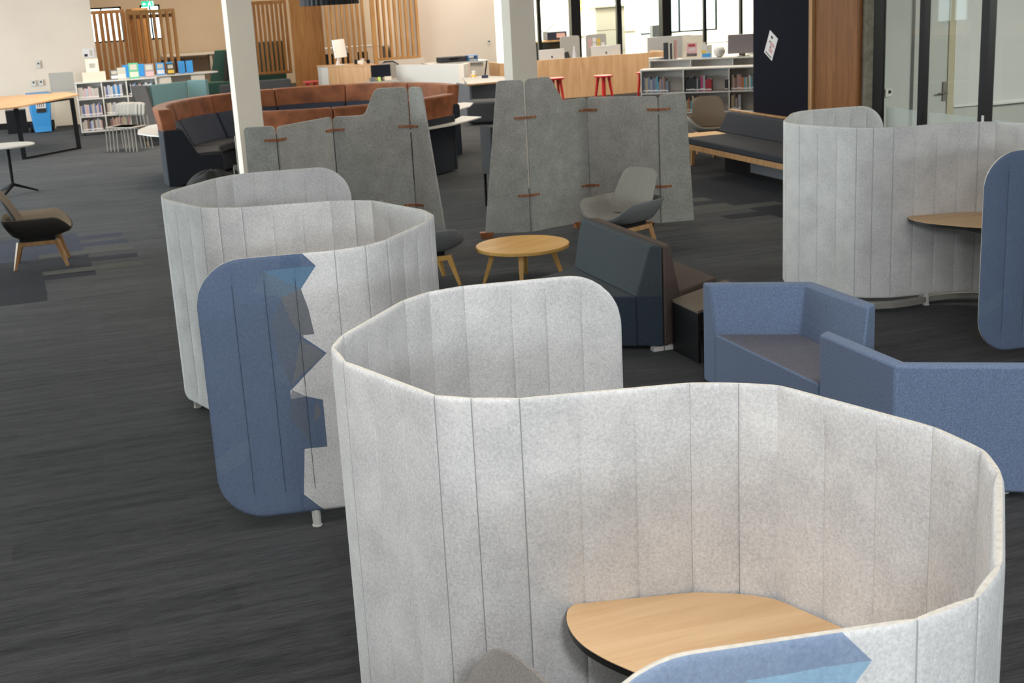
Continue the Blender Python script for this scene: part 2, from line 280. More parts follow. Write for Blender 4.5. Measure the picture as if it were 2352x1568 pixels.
# ------------------------------------------------------------------ mesh helpers
class B:
    def __init__(s): s.bm = bmesh.new(); s.T = Matrix()
    def v(s, p): return s.bm.verts.new(s.T @ Vector(p))
    def f(s, vs, mi=0):
        try: fc = s.bm.faces.new(vs); fc.material_index = mi; return fc
        except ValueError: return None
    def box(s, x0, x1, y0, y1, z0, z1, mi=0):
        if x0 > x1: x0, x1 = x1, x0
        if y0 > y1: y0, y1 = y1, y0
        return s.prism([(x0, y0), (x1, y0), (x1, y1), (x0, y1)], z0, z1, mi)
    def prism(s, pg, z0, z1, mi=0, top=None, mt=None):
        """pg ccw polygon; top: optional other polygon for the upper rim"""
        ar = sum(pg[i][0]*pg[(i+1) % len(pg)][1]-pg[(i+1) % len(pg)][0]*pg[i][1] for i in range(len(pg)))
        top = top or pg
        if ar < 0: pg = pg[::-1]; top = top[::-1]
        a = [s.v((x, y, z0)) for x, y in pg]; b = [s.v((x, y, z1)) for x, y in top]; n = len(pg)
        s.f(a[::-1], mi); s.f(b, mi if mt is None else mt)
        for i in range(n): s.f((a[i], a[(i+1) % n], b[(i+1) % n], b[i]), mi)
        return s
    def bar(s, p, q, w0, w1=None, h0=None, h1=None, mi=0, up=(0, 0, 1)):
        """rectangular tapered bar from p to q"""
        w1 = w0 if w1 is None else w1; h0 = w0 if h0 is None else h0; h1 = (w1 if h0 == w0 else h0) if h1 is None else h1
        p, q = Vector(p), Vector(q); d = (q-p).normalized(); u = Vector(up)
        if abs(d.dot(u)) > .98: u = Vector((1, 0, 0))
        a = d.cross(u).normalized(); b = a.cross(d).normalized()
        r = []
        for c, w, h in ((p, w0, h0), (q, w1, h1)):
            r.append([s.v(c+a*sx*w/2+b*sy*h/2) for sx, sy in ((-1, -1), (1, -1), (1, 1), (-1, 1))])
        s.f(r[0], mi); s.f(r[1][::-1], mi)
        for i in range(4): s.f((r[0][(i+1) % 4], r[0][i], r[1][i], r[1][(i+1) % 4]), mi)
        return s
    def cyl(s, p, q, r0, r1=None, n=16, mi=0, cap=True):
        r1 = r0 if r1 is None else r1; p, q = Vector(p), Vector(q); d = (q-p).normalized()
        u = Vector((0, 0, 1)) if abs(d.z) < .9 else Vector((1, 0, 0)); a = d.cross(u).normalized(); b = d.cross(a)
        R = [[s.v(c+(a*math.cos(2*PI*i/n)+b*math.sin(2*PI*i/n))*r) for i in range(n)] for c, r in ((p, r0), (q, r1))]
        for i in range(n): s.f((R[0][i], R[0][(i+1) % n], R[1][(i+1) % n], R[1][i]), mi)
        if cap: s.f(R[0][::-1], mi); s.f(R[1], mi)
        return s
    def tube(s, pts, r, n=10, mi=0):
        pts = [Vector(p) for p in pts]; rings = []
        for i, p in enumerate(pts):
            d = (pts[min(i+1, len(pts)-1)]-pts[max(i-1, 0)]).normalized()
            u = Vector((0, 0, 1)) if abs(d.z) < .9 else Vector((1, 0, 0)); a = d.cross(u).normalized(); b = d.cross(a)
            rings.append([s.v(p+(a*math.cos(2*PI*k/n)+b*math.sin(2*PI*k/n))*r) for k in range(n)])
        for R0, R1 in zip(rings, rings[1:]):
            for k in range(n): s.f((R0[k], R0[(k+1) % n], R1[(k+1) % n], R1[k]), mi)
        s.f(rings[0][::-1], mi); s.f(rings[-1], mi)
        return s
    def lathe(s, prof, n=32, c=(0, 0), mi=0):
        R = [[s.v((c[0]+r*math.cos(2*PI*k/n), c[1]+r*math.sin(2*PI*k/n), z)) for k in range(n)] for r, z in prof]
        for a, b in zip(R, R[1:]):
            for k in range(n): s.f((a[k], a[(k+1) % n], b[(k+1) % n], b[k]), mi)
        s.f(R[0][::-1], mi); s.f(R[-1], mi)
        return s
    def vpanel(s, p0, d, nrm, outline, t, mi=0):
        """vertical panel: outline [(along, z)] in the plane through p0 with direction d, thickness t centred, normal nrm (2D)"""
        A = [s.v((p0[0]+d[0]*u-nrm[0]*t/2, p0[1]+d[1]*u-nrm[1]*t/2, z)) for u, z in outline]
        C = [s.v((p0[0]+d[0]*u+nrm[0]*t/2, p0[1]+d[1]*u+nrm[1]*t/2, z)) for u, z in outline]
        n = len(outline); s.f(A, mi); s.f(C[::-1], mi)
        for i in range(n): s.f((A[i], C[i], C[(i+1) % n], A[(i+1) % n]), mi)
        return s
def obj(name, b, mats, parent=None, loc=None, rz=0, bevel=0, seg=2, smooth=False, angle=35):
    bmesh.ops.remove_doubles(b.bm, verts=b.bm.verts, dist=1e-6)
    bmesh.ops.recalc_face_normals(b.bm, faces=b.bm.faces)
    me = bpy.data.meshes.new(name); b.bm.to_mesh(me); b.bm.free()
    for m in (mats if isinstance(mats, (list, tuple)) else [mats]): me.materials.append(M[m] if isinstance(m, str) else m)
    o = bpy.data.objects.new(name, me); COL.objects.link(o)
    if parent: o.parent = parent
    if loc: o.location = loc
    o.rotation_euler.z = rz
    if smooth or bevel:
        for p in me.polygons: p.use_smooth = True
        me.set_sharp_from_angle(angle=math.radians(angle))
    if bevel:
        md = o.modifiers.new('bevel', 'BEVEL'); md.width = bevel; md.segments = seg; md.limit_method = 'ANGLE'; md.angle_limit = math.radians(30)
        md.harden_normals = False
    return o
def tag(o, label, cat, group=None):
    o['label'] = label; o['category'] = cat
    if group: o['group'] = group
    return o
def thing(name, label, cat, loc=(0, 0, 0), rz=0, group=None):
    o = bpy.data.objects.new(name, None); COL.objects.link(o); o.location = loc; o.rotation_euler.z = rz; o.empty_display_size = .1
    return tag(o, label, cat, group)
def struct(name, b, mats, **k):
    o = obj(name, b, mats, **k); o['kind'] = 'structure'; return o
def dup(root, loc, rz, label, group=None):
    r = root.copy(); COL.objects.link(r); r.location = loc; r.rotation_euler = (0, 0, rz); r['label'] = label
    if group: r['group'] = group
    elif 'group' in r: del r['group']
    def rec(src, dst):
        for ch in list(src.children):
            c = ch.copy(); COL.objects.link(c); c.parent = dst; rec(ch, c)
    rec(root, r)
    return r
def arc(cx, cy, r, a0, a1, n): return [(cx+r*math.cos(math.radians(a0+(a1-a0)*i/n)), cy+r*math.sin(math.radians(a0+(a1-a0)*i/n))) for i in range(n+1)]
def rrect(x0, x1, y0, y1, r, n=5):
    return arc(x1-r, y0+r, r, -90, 0, n)+arc(x1-r, y1-r, r, 0, 90, n)+arc(x0+r, y1-r, r, 90, 180, n)+arc(x0+r, y0+r, r, 180, 270, n)
def round_poly(pts, rad, n=4):
    """round corners of a 2D polygon; rad number or list"""
    out = []; L = len(pts)
    for i, p in enumerate(pts):
        r = rad[i] if isinstance(rad, (list, tuple)) else rad
        if r <= 0: out.append(p); continue
        P = Vector(p); a = Vector(pts[i-1])-P; b = Vector(pts[(i+1) % L])-P
        t = min(r, a.length*.45, b.length*.45); A = P+a.normalized()*t; C = P+b.normalized()*t
        for k in range(n+1):
            s = k/n; q = A*(1-s)**2+P*2*s*(1-s)+C*s*s; out.append((q.x, q.y))
    return out

# ------------------------------------------------------------------ setting
b = B(); b.box(-8, 20, -10, 41, -0.1, 0.0, 0)
def patch(x0, x1, y0, y1, mi): b.f([b.v((x0, y0, .0012)), b.v((x1, y0, .0012)), b.v((x1, y1, .0012)), b.v((x0, y1, .0012))], mi)
# accent planks, 25 cm rows, 1 m boards laid half-bond
for x0, x1, y0, mi in ((-3, .06, 16.25, 2), (-2.5, .57, 16.0, 2), (-3, .08, 15.75, 2), (-2.5, .60, 15.5, 2), (-3, .10, 15.25, 2), (-3, -.38, 15.0, 2),
                       (-2.5, .14, 14.75, 1), (-2.5, .65, 14.5, 1), (-3, .16, 14.25, 1), (-3, -.34, 14.0, 1), (-3, .18, 13.75, 1), (-3, -.32, 13.5, 1),
                       (-3, -.31, 13.25, 1), (-3, -.30, 13.0, 1), (-3, -.30, 12.75, 1),
                       (7.33, 12.5, 14.0, 1), (5.5, 12.5, 13.75, 1), (7.34, 12.5, 13.5, 1), (7.87, 12.5, 13.25, 1), (7.38, 12.5, 13.0, 1), (6.88, 12.5, 12.75, 1), (7.38, 12.5, 12.5, 1)):
    patch(x0, x1, y0, y0+.25, mi)
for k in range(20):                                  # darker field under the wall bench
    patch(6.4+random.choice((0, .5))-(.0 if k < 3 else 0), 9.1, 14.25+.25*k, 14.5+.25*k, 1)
patch(-.37, .63, 15.0, 15.25, 3); patch(-.33, .67, 13.98, 14.2, 3)
for x0, x1, y0 in ((6.6, 7.33, 14.0), (6.3, 7.34, 13.5), (6.37, 7.87, 13.25)): patch(x0, x1, y0, y0+.25, 3)
struct('floor', b, ['carpet', 'carpet_dark', 'carpet_blue', 'carpet_light'])
b = B(); b.box(-8, 20.2, -10, 41.2, 4.6, 4.8); struct('ceiling', b, 'whitepaint')
b = B()
for y0, y1 in ((-10, 12), (28.5, 32.3)): b.box(-8.2, -8, y0, y1, 0, 4.6)
b.box(-8.2, -8, 12, 28.5, 0, .25); b.box(-8.2, -8, 12, 28.5, 3.4, 4.6); struct('wall_left', b, 'cream')
b = B()
for k in range(7): b.box(-8.16, -8.04, 12+2.75*k-.04, 12+2.75*k+.04, .25, 3.4)
b.box(-8.16, -8.04, 12, 28.5, .25, .33); b.box(-8.16, -8.04, 12, 28.5, 3.32, 3.4)
w = struct('window_1', b, 'black'); b = B(); b.box(-8.11, -8.10, 12.04, 28.46, .33, 3.32); g = obj('pane', b, 'glass', w)
b = B(); b.box(-8.2, 20.2, -10.2, -10, 0, 3.1); b.box(-8.2, 20.2, -10.2, -10, 4.4, 4.8); b.box(-8.2, -5, -10.2, -10, 3.1, 4.4); b.box(8, 20.2, -10.2, -10, 3.1, 4.4); struct('wall_near', b, 'cream')
b = B()
for k in range(9): b.box(-5+1.625*k-.03, -5+1.625*k+.03, -10.15, -10.05, 3.1, 4.4)
w = struct('window_2', b, 'black'); b = B(); b.box(-5, 8, -10.11, -10.10, 3.1, 4.4); obj('pane', b, 'glass', w)
b = B(); b.box(20, 20.2, -10, 37, 0, 4.8); struct('wall_right', b, 'cream')
WX0, WX1, WZ0, WZ1 = -6.25, -5.1, .88, 2.9
b = B(); b.box(WX1, 1.10, 32.3, 32.5, 0, 4.6); b.box(.9, 1.10, 32.5, 41.2, 0, 4.6); b.box(-8.2, WX0, 32.3, 32.5, 0, 4.6); b.box(WX0, WX1, 32.3, 32.5, 0, WZ0); b.box(WX0, WX1, 32.3, 32.5, WZ1, 4.6); struct('wall_back_left', b, 'cream')
b = B(); b.box(WX0, WX0+.05, 32.33, 32.4, WZ0, WZ1); b.box(WX1-.05, WX1, 32.33, 32.4, WZ0, WZ1); b.box((WX0+WX1)/2-.05, (WX0+WX1)/2+.05, 32.33, 32.4, WZ0, WZ1); b.box(WX0, WX1, 32.33, 32.4, WZ0, WZ0+.05); b.box(WX0, WX1, 32.33, 32.4, WZ1-.05, WZ1); w = struct('window_8', b, 'black'); b = B(); b.box(WX0+.05, WX1-.05, 32.36, 32.37, WZ0+.05, WZ1-.05); obj('pane', b, 'glass', w)
b = B(); b.box(-8, 1.09, 32.27, 32.3, 0, .14); struct('baseboard_back_left', b, 'black')
# recess behind: beige wall with two window openings
b = B(); wx = [(1.10, 2.25), (2.78, 3.35)]; xs = [1.1] + [v for p in wx for v in p] + [11.0]
b.box(1.1, 11.05, 41, 41.2, 0, 1.55); b.box(1.1, 11.05, 41, 41.2, 2.55, 4.6)
for i in range(0, len(xs), 2): b.box(xs[i], xs[i+1], 41, 41.2, 1.55, 2.55)
struct('wall_back', b, 'beige')
for i, (a, c) in enumerate(wx):
    b = B(); b.box(a, c, 41.05, 41.12, 1.55, 1.6); b.box(a, c, 41.05, 41.12, 2.5, 2.55)
    for x in (a, c-.05, (a+c)/2-.02): b.box(x, x+.05, 41.05, 41.12, 1.55, 2.55)
    w = struct('window_%d' % (3+i), b, 'black'); b = B(); b.box(a+.05, c-.05, 41.08, 41.09, 1.6, 2.5); obj('pane', b, 'glass', w)
b = B(); b.box(8.97, 11.05, 33.0, 33.15, 0, 4.6); b.box(8.97, 9.12, 33.15, 41, 0, 4.6); struct('wall_back_right', b, 'cream')
b = B(); b.box(7.42, 8.97, 32.55, 32.67, 0, .93); struct('trim_1', b, 'cream')
# office behind a glazed partition
b = B(); b.box(10.9, 20.2, 37, 37.2, 0, .9); b.box(10.9, 20.2, 37, 37.2, 3.2, 4.8); b.box(10.9, 17.0, 37, 37.2, .9, 3.2); b.box(19.6, 20.2, 37, 37.2, .9, 3.2)
b.box(10.9, 11.05, 33.15, 37, 0, 4.6); struct('wall_office', b, 'officewall')
b = B()
for x in (17.0, 18.3, 19.55): b.box(x, x+.05, 37.05, 37.12, .9, 3.2)
b.box(17, 19.6, 37.05, 37.12, .9, .95); w = struct('window_5', b, 'black'); b = B(); b.box(17.05, 19.55, 37.08, 37.09, .95, 3.2); obj('pane', b, 'glass', w)
b = B()
for x, wd in ((11.0, .06), (11.88, .09), (14.08, .13), (16.55, .08), (17.63, .07)): b.box(x-wd/2, x+wd/2, 31.95, 32.05, 0, 3.0)
b.box(12.86-.13, 12.86+.13, 31.9, 32.1, 0, 3.0); b.box(15.38-.12, 15.38+.14, 31.85, 32.1, 0, 3.0)
b.box(10.9, 20, 31.95, 32.05, 3.0, 3.1); b.box(10.97, 11.3, 31.95, 32.05, 2.16, 2.3); b.box(11.88, 12.86, 31.97, 32.03, 2.16, 2.22); b.box(10.97, 20, 31.96, 32.04, 0, .1)
w = struct('window_6', b, 'black'); b = B(); b.box(11.0, 20.0, 31.99, 32.0, .1, 3.0); obj('pane', b, 'glass', w)
b = B(); b.box(10.9, 20, 31.9, 32.1, 3.1, 4.6); struct('trim_2', b, 'cream')
# meeting room on the right
b = B(); b.box(9.42, 14.5, 14.3, 14.45, 0, 4.6); b.box(14.35, 14.5, 4, 14.3, 0, 4.6); b.box(9.5, 14.5, 3.85, 4.0, 0, 4.6); struct('wall_meeting_room', b, 'roomwall')
b = B()
for y, wd, dp in ((13.86, .40, .02), (12.94, .09, .08), (11.85, .13, .09), (10.9, .1, .08), (9.3, .1, .08), (7.7, .1, .08), (6.1, .1, .08), (4.1, .2, .08)): b.box(9.45, 9.45+dp, y-wd/2, y+wd/2, 0, 3.0)
b.box(9.45, 9.57, 4, 14.3, 3.0, 3.1); b.box(9.45, 9.57, 4, 14.3, 0, .08)
w = struct('window_7', b, 'black')
b = B(); b.box(9.50, 9.51, 4.1, 14.1, .08, 3.0); obj('pane', b, 'glass', w)
b = B()
for y0, y1 in ((12.98, 13.65), (11.91, 12.82), (10.95, 11.71), (9.35, 10.85)): b.box(9.494, 9.497, y0, y1, .45, .96)
obj('frosted_band', b, 'frost', w)
b = B(); b.box(9.435, 9.45, 11.80, 11.83, .86, 1.0); obj('latch', b, 'alu', w)
b = B(); b.box(9.45, 14.5, 3.85, 14.45, 3.1, 4.6); struct('trim_3', b, 'cream')
b = B(); b.box(10.30, 10.80, 14.24, 14.30, 0.0, 2.35); w = struct('door_1', b, 'greydoor')
b = B(); b.box(10.73, 10.79, 14.215, 14.24, .90, 1.14); b.cyl((10.76, 14.2, 1.0), (10.76, 14.16, 1.0), .012); b.cyl((10.77, 14.17, 1.0), (10.62, 14.17, 1.0), .011); obj('door_handle', b, 'metal', w)
b = B(); b.box(10.80, 10.90, 14.22, 14.30, 0, 2.4); struct('trim_4', b, 'jamb')
# concrete strip beside the timber-clad pier
b = B(); b.box(9.2, 9.30, 13.66, 14.46, 0, 4.6); struct('trim_5', b, 'concrete')
b = B(); b.box(9.30, 9.44, 13.655, 14.46, 0, 3.1); struct('trim_6', b, 'black')
b = B(); b.box(9.2, 10.2, 14.46, 16.1, 0, 4.6); struct('wall_pier', b, 'veneer')
b = B(); b.box(9.12, 9.199, 13.74, 14.655, 0, 3.4); tag(obj('wall_cladding', b, 'veneer'), 'brown timber veneer wall panel between the navy pinboard and glass wall', 'wall panel')
t = thing('pinboard_panel', 'tall navy pinboard wall panel with a tilted white flyer on it', 'wall panel')
b = B(); b.box(9.08, 9.199, 14.74, 16.14, .0, 3.4); obj('pinboard', b, 'navywall', t)
b = B(); b.box(9.08, 9.199, 14.66, 14.74, .0, 3.4); obj('edge_strip', b, 'legwood', t)
# columns
for nm, x0, x1, dy, lab in (('column', 2.07, 2.40, .42, 'square beige painted column in front of the round leather-topped banquette'), ('column', 5.63, 6.00, .34, 'square beige painted column between the two folding felt screens and the reception desk')):
    b = B(); b.box(x0+.03, x1, 16.3, 16.3+dy, 0, 4.6); tag(obj(nm, b, 'column', bevel=.004), lab, 'column')
# wall plates
def plate(loc, w, h, label, dots=((0, .02),), name='light_switch', cat='switch', group=None):
    t = thing(name, label, cat, loc, 0, group); b = B(); b.box(-w/2, w/2, -.012, 0, -h/2, h/2); obj('cover_plate', b, 'white', t, bevel=.003)
    b = B()
    for dx, dz in dots: b.box(dx-.018, dx+.018, -.018, -.01, dz-.02, dz+.02)
    obj('rocker', b, 'ink', t)
plate((-.19, 32.27, 1.40), .09, .17, 'white light switch plate on cream wall above the blue bin')
plate((-.35, 32.27, .99), .10, .14, 'white power outlet just above the blue bin, nearer its left edge', name='power_outlet', cat='outlet')
plate((-.19, 32.27, .99), .10, .14, 'white power outlet just above the blue bin, nearer its right edge', name='power_outlet', cat='outlet')
plate((10.84, 32.97, 1.18), .08, .12, 'white switch plate on cream wall left of the right-hand column')
plate((9.80, 14.27, 1.06), .10, .14, 'white switch plate behind the glass wall, left one of the pair', dots=((.01, .01), (.01, -.01)))
plate((9.95, 14.27, 1.06), .10, .10, 'white control plate behind the glass wall, right one of the pair, squarer', dots=((.01, .01),))

# ------------------------------------------------------------------ pods
half = [(0, 0), (-.26, .053), (-.39, .127), (-.483, .206), (-.655, .73), (-.655, .93), (-.588, 1.075), (-.247, 1.495), (-.115, 1.59), (.045, 1.618), (.72, 1.52)]
path = [(-x, -y) for x, y in half[:0:-1]] + half[1:]      # free end B (camera side) ... free end A
ZB, ZT, CR = .09, 1.43, .235
def pod_shell():
    bm = bmesh.new(); uvl = bm.loops.layers.uv.new('panel')
    P = [Vector(p) for p in path]; L = [0]
    for a, c in zip(P, P[1:]): L.append(L[-1]+(c-a).length)
    tot = L[-1]; seams = []
    for i in range(len(P)-1):
        ln = L[i+1]-L[i]
        if i: seams.append((L[i], 1))
        if i in (0, len(P)-2):
            for u in (.175, .33, .48): seams.append((u if i == 0 else tot-u, 0))
        else:
            n = max(1, round(ln/.16))
            for k in range(1, n): seams.append((L[i]+ln*k/n, 0))
    seams = sorted([(0, 1)]+seams+[(tot, 1)])
    S = []                                              # samples: (s, pinch full, pinch partial)
    for i, ((s0, f0), (s1, f1)) in enumerate(zip(seams, seams[1:])):
        c = s1-s0
        for j, fr in enumerate((0, .0013/c, .012/c, .06+.02, .14, .28, .5, .72, .86, .92, 1-.012/c, 1-.0013/c)):
            if j == 0: S.append((s0, 0.0, f0)); continue
            x = min(fr, 1-fr)*2; S.append((s0+c*fr, min(1, (x)**.42), f0 if fr < .5 else f1))
    S.append((tot, 0, 1))
    if True:                                            # finer columns where the corners are rounded
        ex = [CR*(1-math.cos(math.radians(a))) for a in (8, 16, 24, 32, 40, 50, 60, 70, 80)]
        for e in ex:
            for s in (e, tot-e):
                k = max(i for i, q in enumerate(seams) if q[0] <= s); a_, c_ = seams[k], seams[k+1]; fr = (s-a_[0])/(c_[0]-a_[0]); x = min(fr, 1-fr)*2
                if min(s-a_[0], c_[0]-s) > .014: S.append((s, min(1, x**.42), a_[1] if fr < .5 else c_[1]))
        S.sort()
    def at(s):
        i = max(0, min(len(P)-2, next((k for k in range(len(P)-1) if s <= L[k+1]+1e-9), len(P)-2)))
        f = (s-L[i])/(L[i+1]-L[i]); p = P[i].lerp(P[i+1], f); d = (P[i+1]-P[i]).normalized()
        if f > .999 and i+2 < len(P): d2 = (P[i+2]-P[i+1]).normalized(); m = (d+d2).normalized(); k = 1/max(.5, m.dot(d)); return p, Vector((m.y, -m.x))*k
        return p, Vector((d.y, -d.x))
    T = [0, .004, .012, .03, .06, .09, .13, .22, .34, .46, .58, .70, .80, .87, .91, .94, .97, .988, .996, 1]
    cols = []
    for s, q, full in S:
        p, n = at(s); u = min(s, tot-s); dz = CR-math.sqrt(max(0, CR*CR-(CR-u)**2)) if u < CR else 0
        col = []
        for t in T:
            z = ZB+dz+(ZT-ZB-2*dz)*t; e = min(z-ZB, ZT-z)
            fade = 1 if full else max(0, min(1, (min(t, 1-t)*1.34-.05)/.05))      # partial seams stop short of the rims
            h = .0145-(1-q)*(.0105 if full else .0095)*fade
            rim = max(0, min(1, min(t, 1-t)*1.34/.05)); h = h*rim+(1-rim)*min(h, .0125)
            if t in (0, 1): h *= .55
            elif t in (.004, .996): h *= .88
            if u < .004: h *= .7
            col.append((bm.verts.new((p.x+n.x*h, p.y+n.y*h, z)), bm.verts.new((p.x-n.x*h, p.y-n.y*h, z)), s, z))
        cols.append(col)
    def face(vs, mi, uv=None):
        f = bm.faces.new(vs); f.material_index = mi; f.smooth = True
        if uv:
            for lp, c in zip(f.loops, uv): lp[uvl].uv = c
    for a, c in zip(cols, cols[1:]):
        for k in range(len(T)-1):
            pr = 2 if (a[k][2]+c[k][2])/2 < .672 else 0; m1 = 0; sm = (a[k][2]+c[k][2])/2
            if c[k][2]-a[k][2] < .0019:                     # the narrow faces beside a seam take the stitch colour, with seam shade painted in
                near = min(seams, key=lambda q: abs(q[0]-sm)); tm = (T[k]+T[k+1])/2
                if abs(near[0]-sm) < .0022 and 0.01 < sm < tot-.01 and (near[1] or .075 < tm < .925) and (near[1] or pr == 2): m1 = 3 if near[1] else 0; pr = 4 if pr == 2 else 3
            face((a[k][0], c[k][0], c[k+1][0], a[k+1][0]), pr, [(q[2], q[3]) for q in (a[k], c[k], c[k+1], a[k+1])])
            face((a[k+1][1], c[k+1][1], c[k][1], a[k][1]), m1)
        face((a[-1][0], c[-1][0], c[-1][1], a[-1][1]), 1); face((a[0][1], c[0][1], c[0][0], a[0][0]), 1)
    for col, fl in ((cols[0], 0), (cols[-1], 1)):
        for k in range(len(T)-1):
            vs = (col[k][0], col[k+1][0], col[k+1][1], col[k][1]); face(vs if fl else vs[::-1], 1)
    me = bpy.data.meshes.new('wall_screen'); bm.to_mesh(me); bm.free()
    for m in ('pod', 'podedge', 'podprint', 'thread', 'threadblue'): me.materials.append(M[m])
    me.set_sharp_from_angle(angle=math.radians(50))
    return me
def make_pod(label, loc, rz):
    t = thing('privacy_pod', label, 'privacy pod', loc, rz, 'felt privacy pods')
    o = bpy.data.objects.new('wall_screen', pod_shell()); COL.objects.link(o); o.parent = t
    pg = [(-.124, .014), (-.158, -.009), (-.189, -.075), (-.205, -.16), (-.202, -.25), (-.174, -.349), (-.132, -.439), (-.055, -.60), (.07, -.78), (.33, -.98), (.56, -1.02), (.632, -.93), (.632, -.73), (.462, -.215), (.378, -.142), (.255, -.072)]
    pg = round_poly(pg, [.01, .02, .04, .04, .04, .05, .06, .10, .15, .15, .08, .03, .1, .05, .05, .03])
    b = B(); b.prism(pg, .728, .733); dk = obj('desk_top', b, 'oak', t, bevel=.0015)
    b = B(); b.prism([(x*.992, y*.992-.002) for x, y in pg], .706, .7279); obj('desk_underside', b, 'oak_edge', t)
    b = B(); b.box(.08, .14, -.10, -.66, .66, .7059); obj('desk_bracket', b, 'black', t); b = B(); b.box(.46, .50, -.66, -.28, .62, .7059); obj('desk_bracket', b, 'black', t)
    for x, y in ((-.25, -1.575), (.25, 1.575), (.05, .0), (-.60, .80), (.60, -.80), (-.85+.14, 1.02-.5)):
        if (x, y) == (-.85+.14, .52): continue
        b = B(); b.cyl((x, y, 0.006), (x, y, .12), .022, .024, 20); b.cyl((x, y, 0), (x, y, .007), .026, n=20); obj('foot', b, 'legwhite', t, smooth=True)
    for sg in (1, -1):
        pts = [(sg*x, sg*y) for x, y in ((.02, .055), (.16, .06), (.30, .045), (.44, -.01), (.55, -.10))]
        inn = [(x-sg*.03, y-sg*.075) for x, y in pts]
        b = B(); b.prism(pts+inn[::-1], .03, .07); obj('base_rail', b, 'plate', t)
    return t
pod = make_pod('large pale grey felt privacy pod nearest the camera with oak desk and blue printed end', (1.476, 3.54, 0), 0)
pod2 = dup(pod, (1.246, 7.873, 0), 0, 'pale grey felt privacy pod left of centre whose whole blue printed end panel shows', 'felt privacy pods')
dup(pod, (6.298, 8.531, 0), math.radians(1.5), 'grey felt privacy pod at the right edge in front of the glass wall', 'felt privacy pods')

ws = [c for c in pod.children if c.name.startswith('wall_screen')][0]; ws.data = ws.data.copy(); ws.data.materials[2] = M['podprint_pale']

# ------------------------------------------------------------------ modular half-hexagon sofas
def hexsofa(name, label, cat, loc, rz, seat_pg, back_segs, zs, zb, fab, side, feet=None, top=None, tt=.085, tb=.15, tilt=0, body_top=None, group=None):
    t = thing(name, label, cat, loc, rz, group)
    b = B(); b.prism(seat_pg, .03, zs-.012, 1, mt=0); obj('seat', b, [top or fab, side], t, bevel=.014, seg=3)
    for k, (outer_, inner_t, inner_b) in enumerate(back_segs):
        b = B(); n = len(outer_)
        lo = outer_+inner_b[::-1]; hi = outer_+inner_t[::-1]
        ar = sum(lo[i][0]*lo[(i+1) % len(lo)][1]-lo[(i+1) % len(lo)][0]*lo[i][1] for i in range(len(lo)))
        if ar < 0: lo = lo[::-1]; hi = hi[::-1]
        b.prism(lo, .031, zs-.011, 1); o = None
        b.prism(lo, zs-.011, zb, 0, top=hi)
        bmesh.ops.remove_doubles(b.bm, verts=b.bm.verts, dist=1e-5)
        for f in [f for f in b.bm.faces if abs(f.calc_center_median().z-(zs-.011)) < 1e-4]: b.bm.faces.remove(f)
        for f in b.bm.faces:
            c = f.calc_center_median(); nn = f.normal
        obj('backrest', b, [fab, side], t, bevel=.016, seg=3)
    for x, y in feet or []: b = B(); b.box(x-.04, x+.04, y-.03, y+.03, 0, .031); obj('glide_foot', b, 'alu', t)
    return t
s3 = .6062
# denim sofas: half hexagons with the back on two short sides
def offs(pts, d):
    """offset an open polyline to its left by d"""
    out = []
    for i, p in enumerate(pts):
        p = Vector(p); a = (p-Vector(pts[i-1])).normalized() if i else None; c = (Vector(pts[i+1])-p).normalized() if i < len(pts)-1 else None
        if a is None: n = Vector((-c.y, c.x)); out.append((p.x+n.x*d, p.y+n.y*d))
        elif c is None: n = Vector((-a.y, a.x)); out.append((p.x+n.x*d, p.y+n.y*d))
        else:
            m = (a+c).normalized(); n = Vector((-m.y, m.x)); k = d/max(.3, m.dot(a)); out.append((p.x+n.x*k, p.y+n.y*k))
    return out
def cutfront(pts, x): # slide the first/last inner point onto the line x=const
    return pts
o1 = [(0, 0), (s3, -.35), (s3, -1.05)]                      # outer line of the back
it = [(0, -.10), (s3-.088, -.40), (s3-.088, -1.10)]; ib = [(0, -.13), (s3-.125, -.425), (s3-.125, -1.125)]
it = [(0.0, -.102), (s3-.085, -.398), (s3-.085, -1.099)]; ib = [(0.0, -.165), (s3-.14, -.43), (s3-.14, -1.13)]
hexsofa('modular_sofa', 'denim blue modular sofa with its seat open to view, right of the black side table', 'sofa', (3.84, 7.50, 0), 0,
        [(0, -.166), (s3-.141, -.431), (s3-.141, -1.131), (0, -1.40)], [(o1, it, ib)], .40, .70, 'denim', 'denim', [(.2, -.2), (.5, -1.0)], 'denim2')
o2 = [(0, 0), (0, -.70), (s3, -1.05)]
it2 = [(.085, .049), (.085, -.655), (s3, -.955)]; ib2 = [(.14, .08), (.14, -.62), (s3, -.89)]
hexsofa('modular_sofa', 'denim blue modular sofa at the right, its back turned to the camera', 'sofa', (3.80, 6.035, 0), 0,
        [(.141, .081), (s3, .35), (s3, -.889), (.141, -.621)], [(o2, it2, ib2)], .40, .70, 'denim', 'denim', [(.1, -.5), (.5, -.9)], 'denim2')
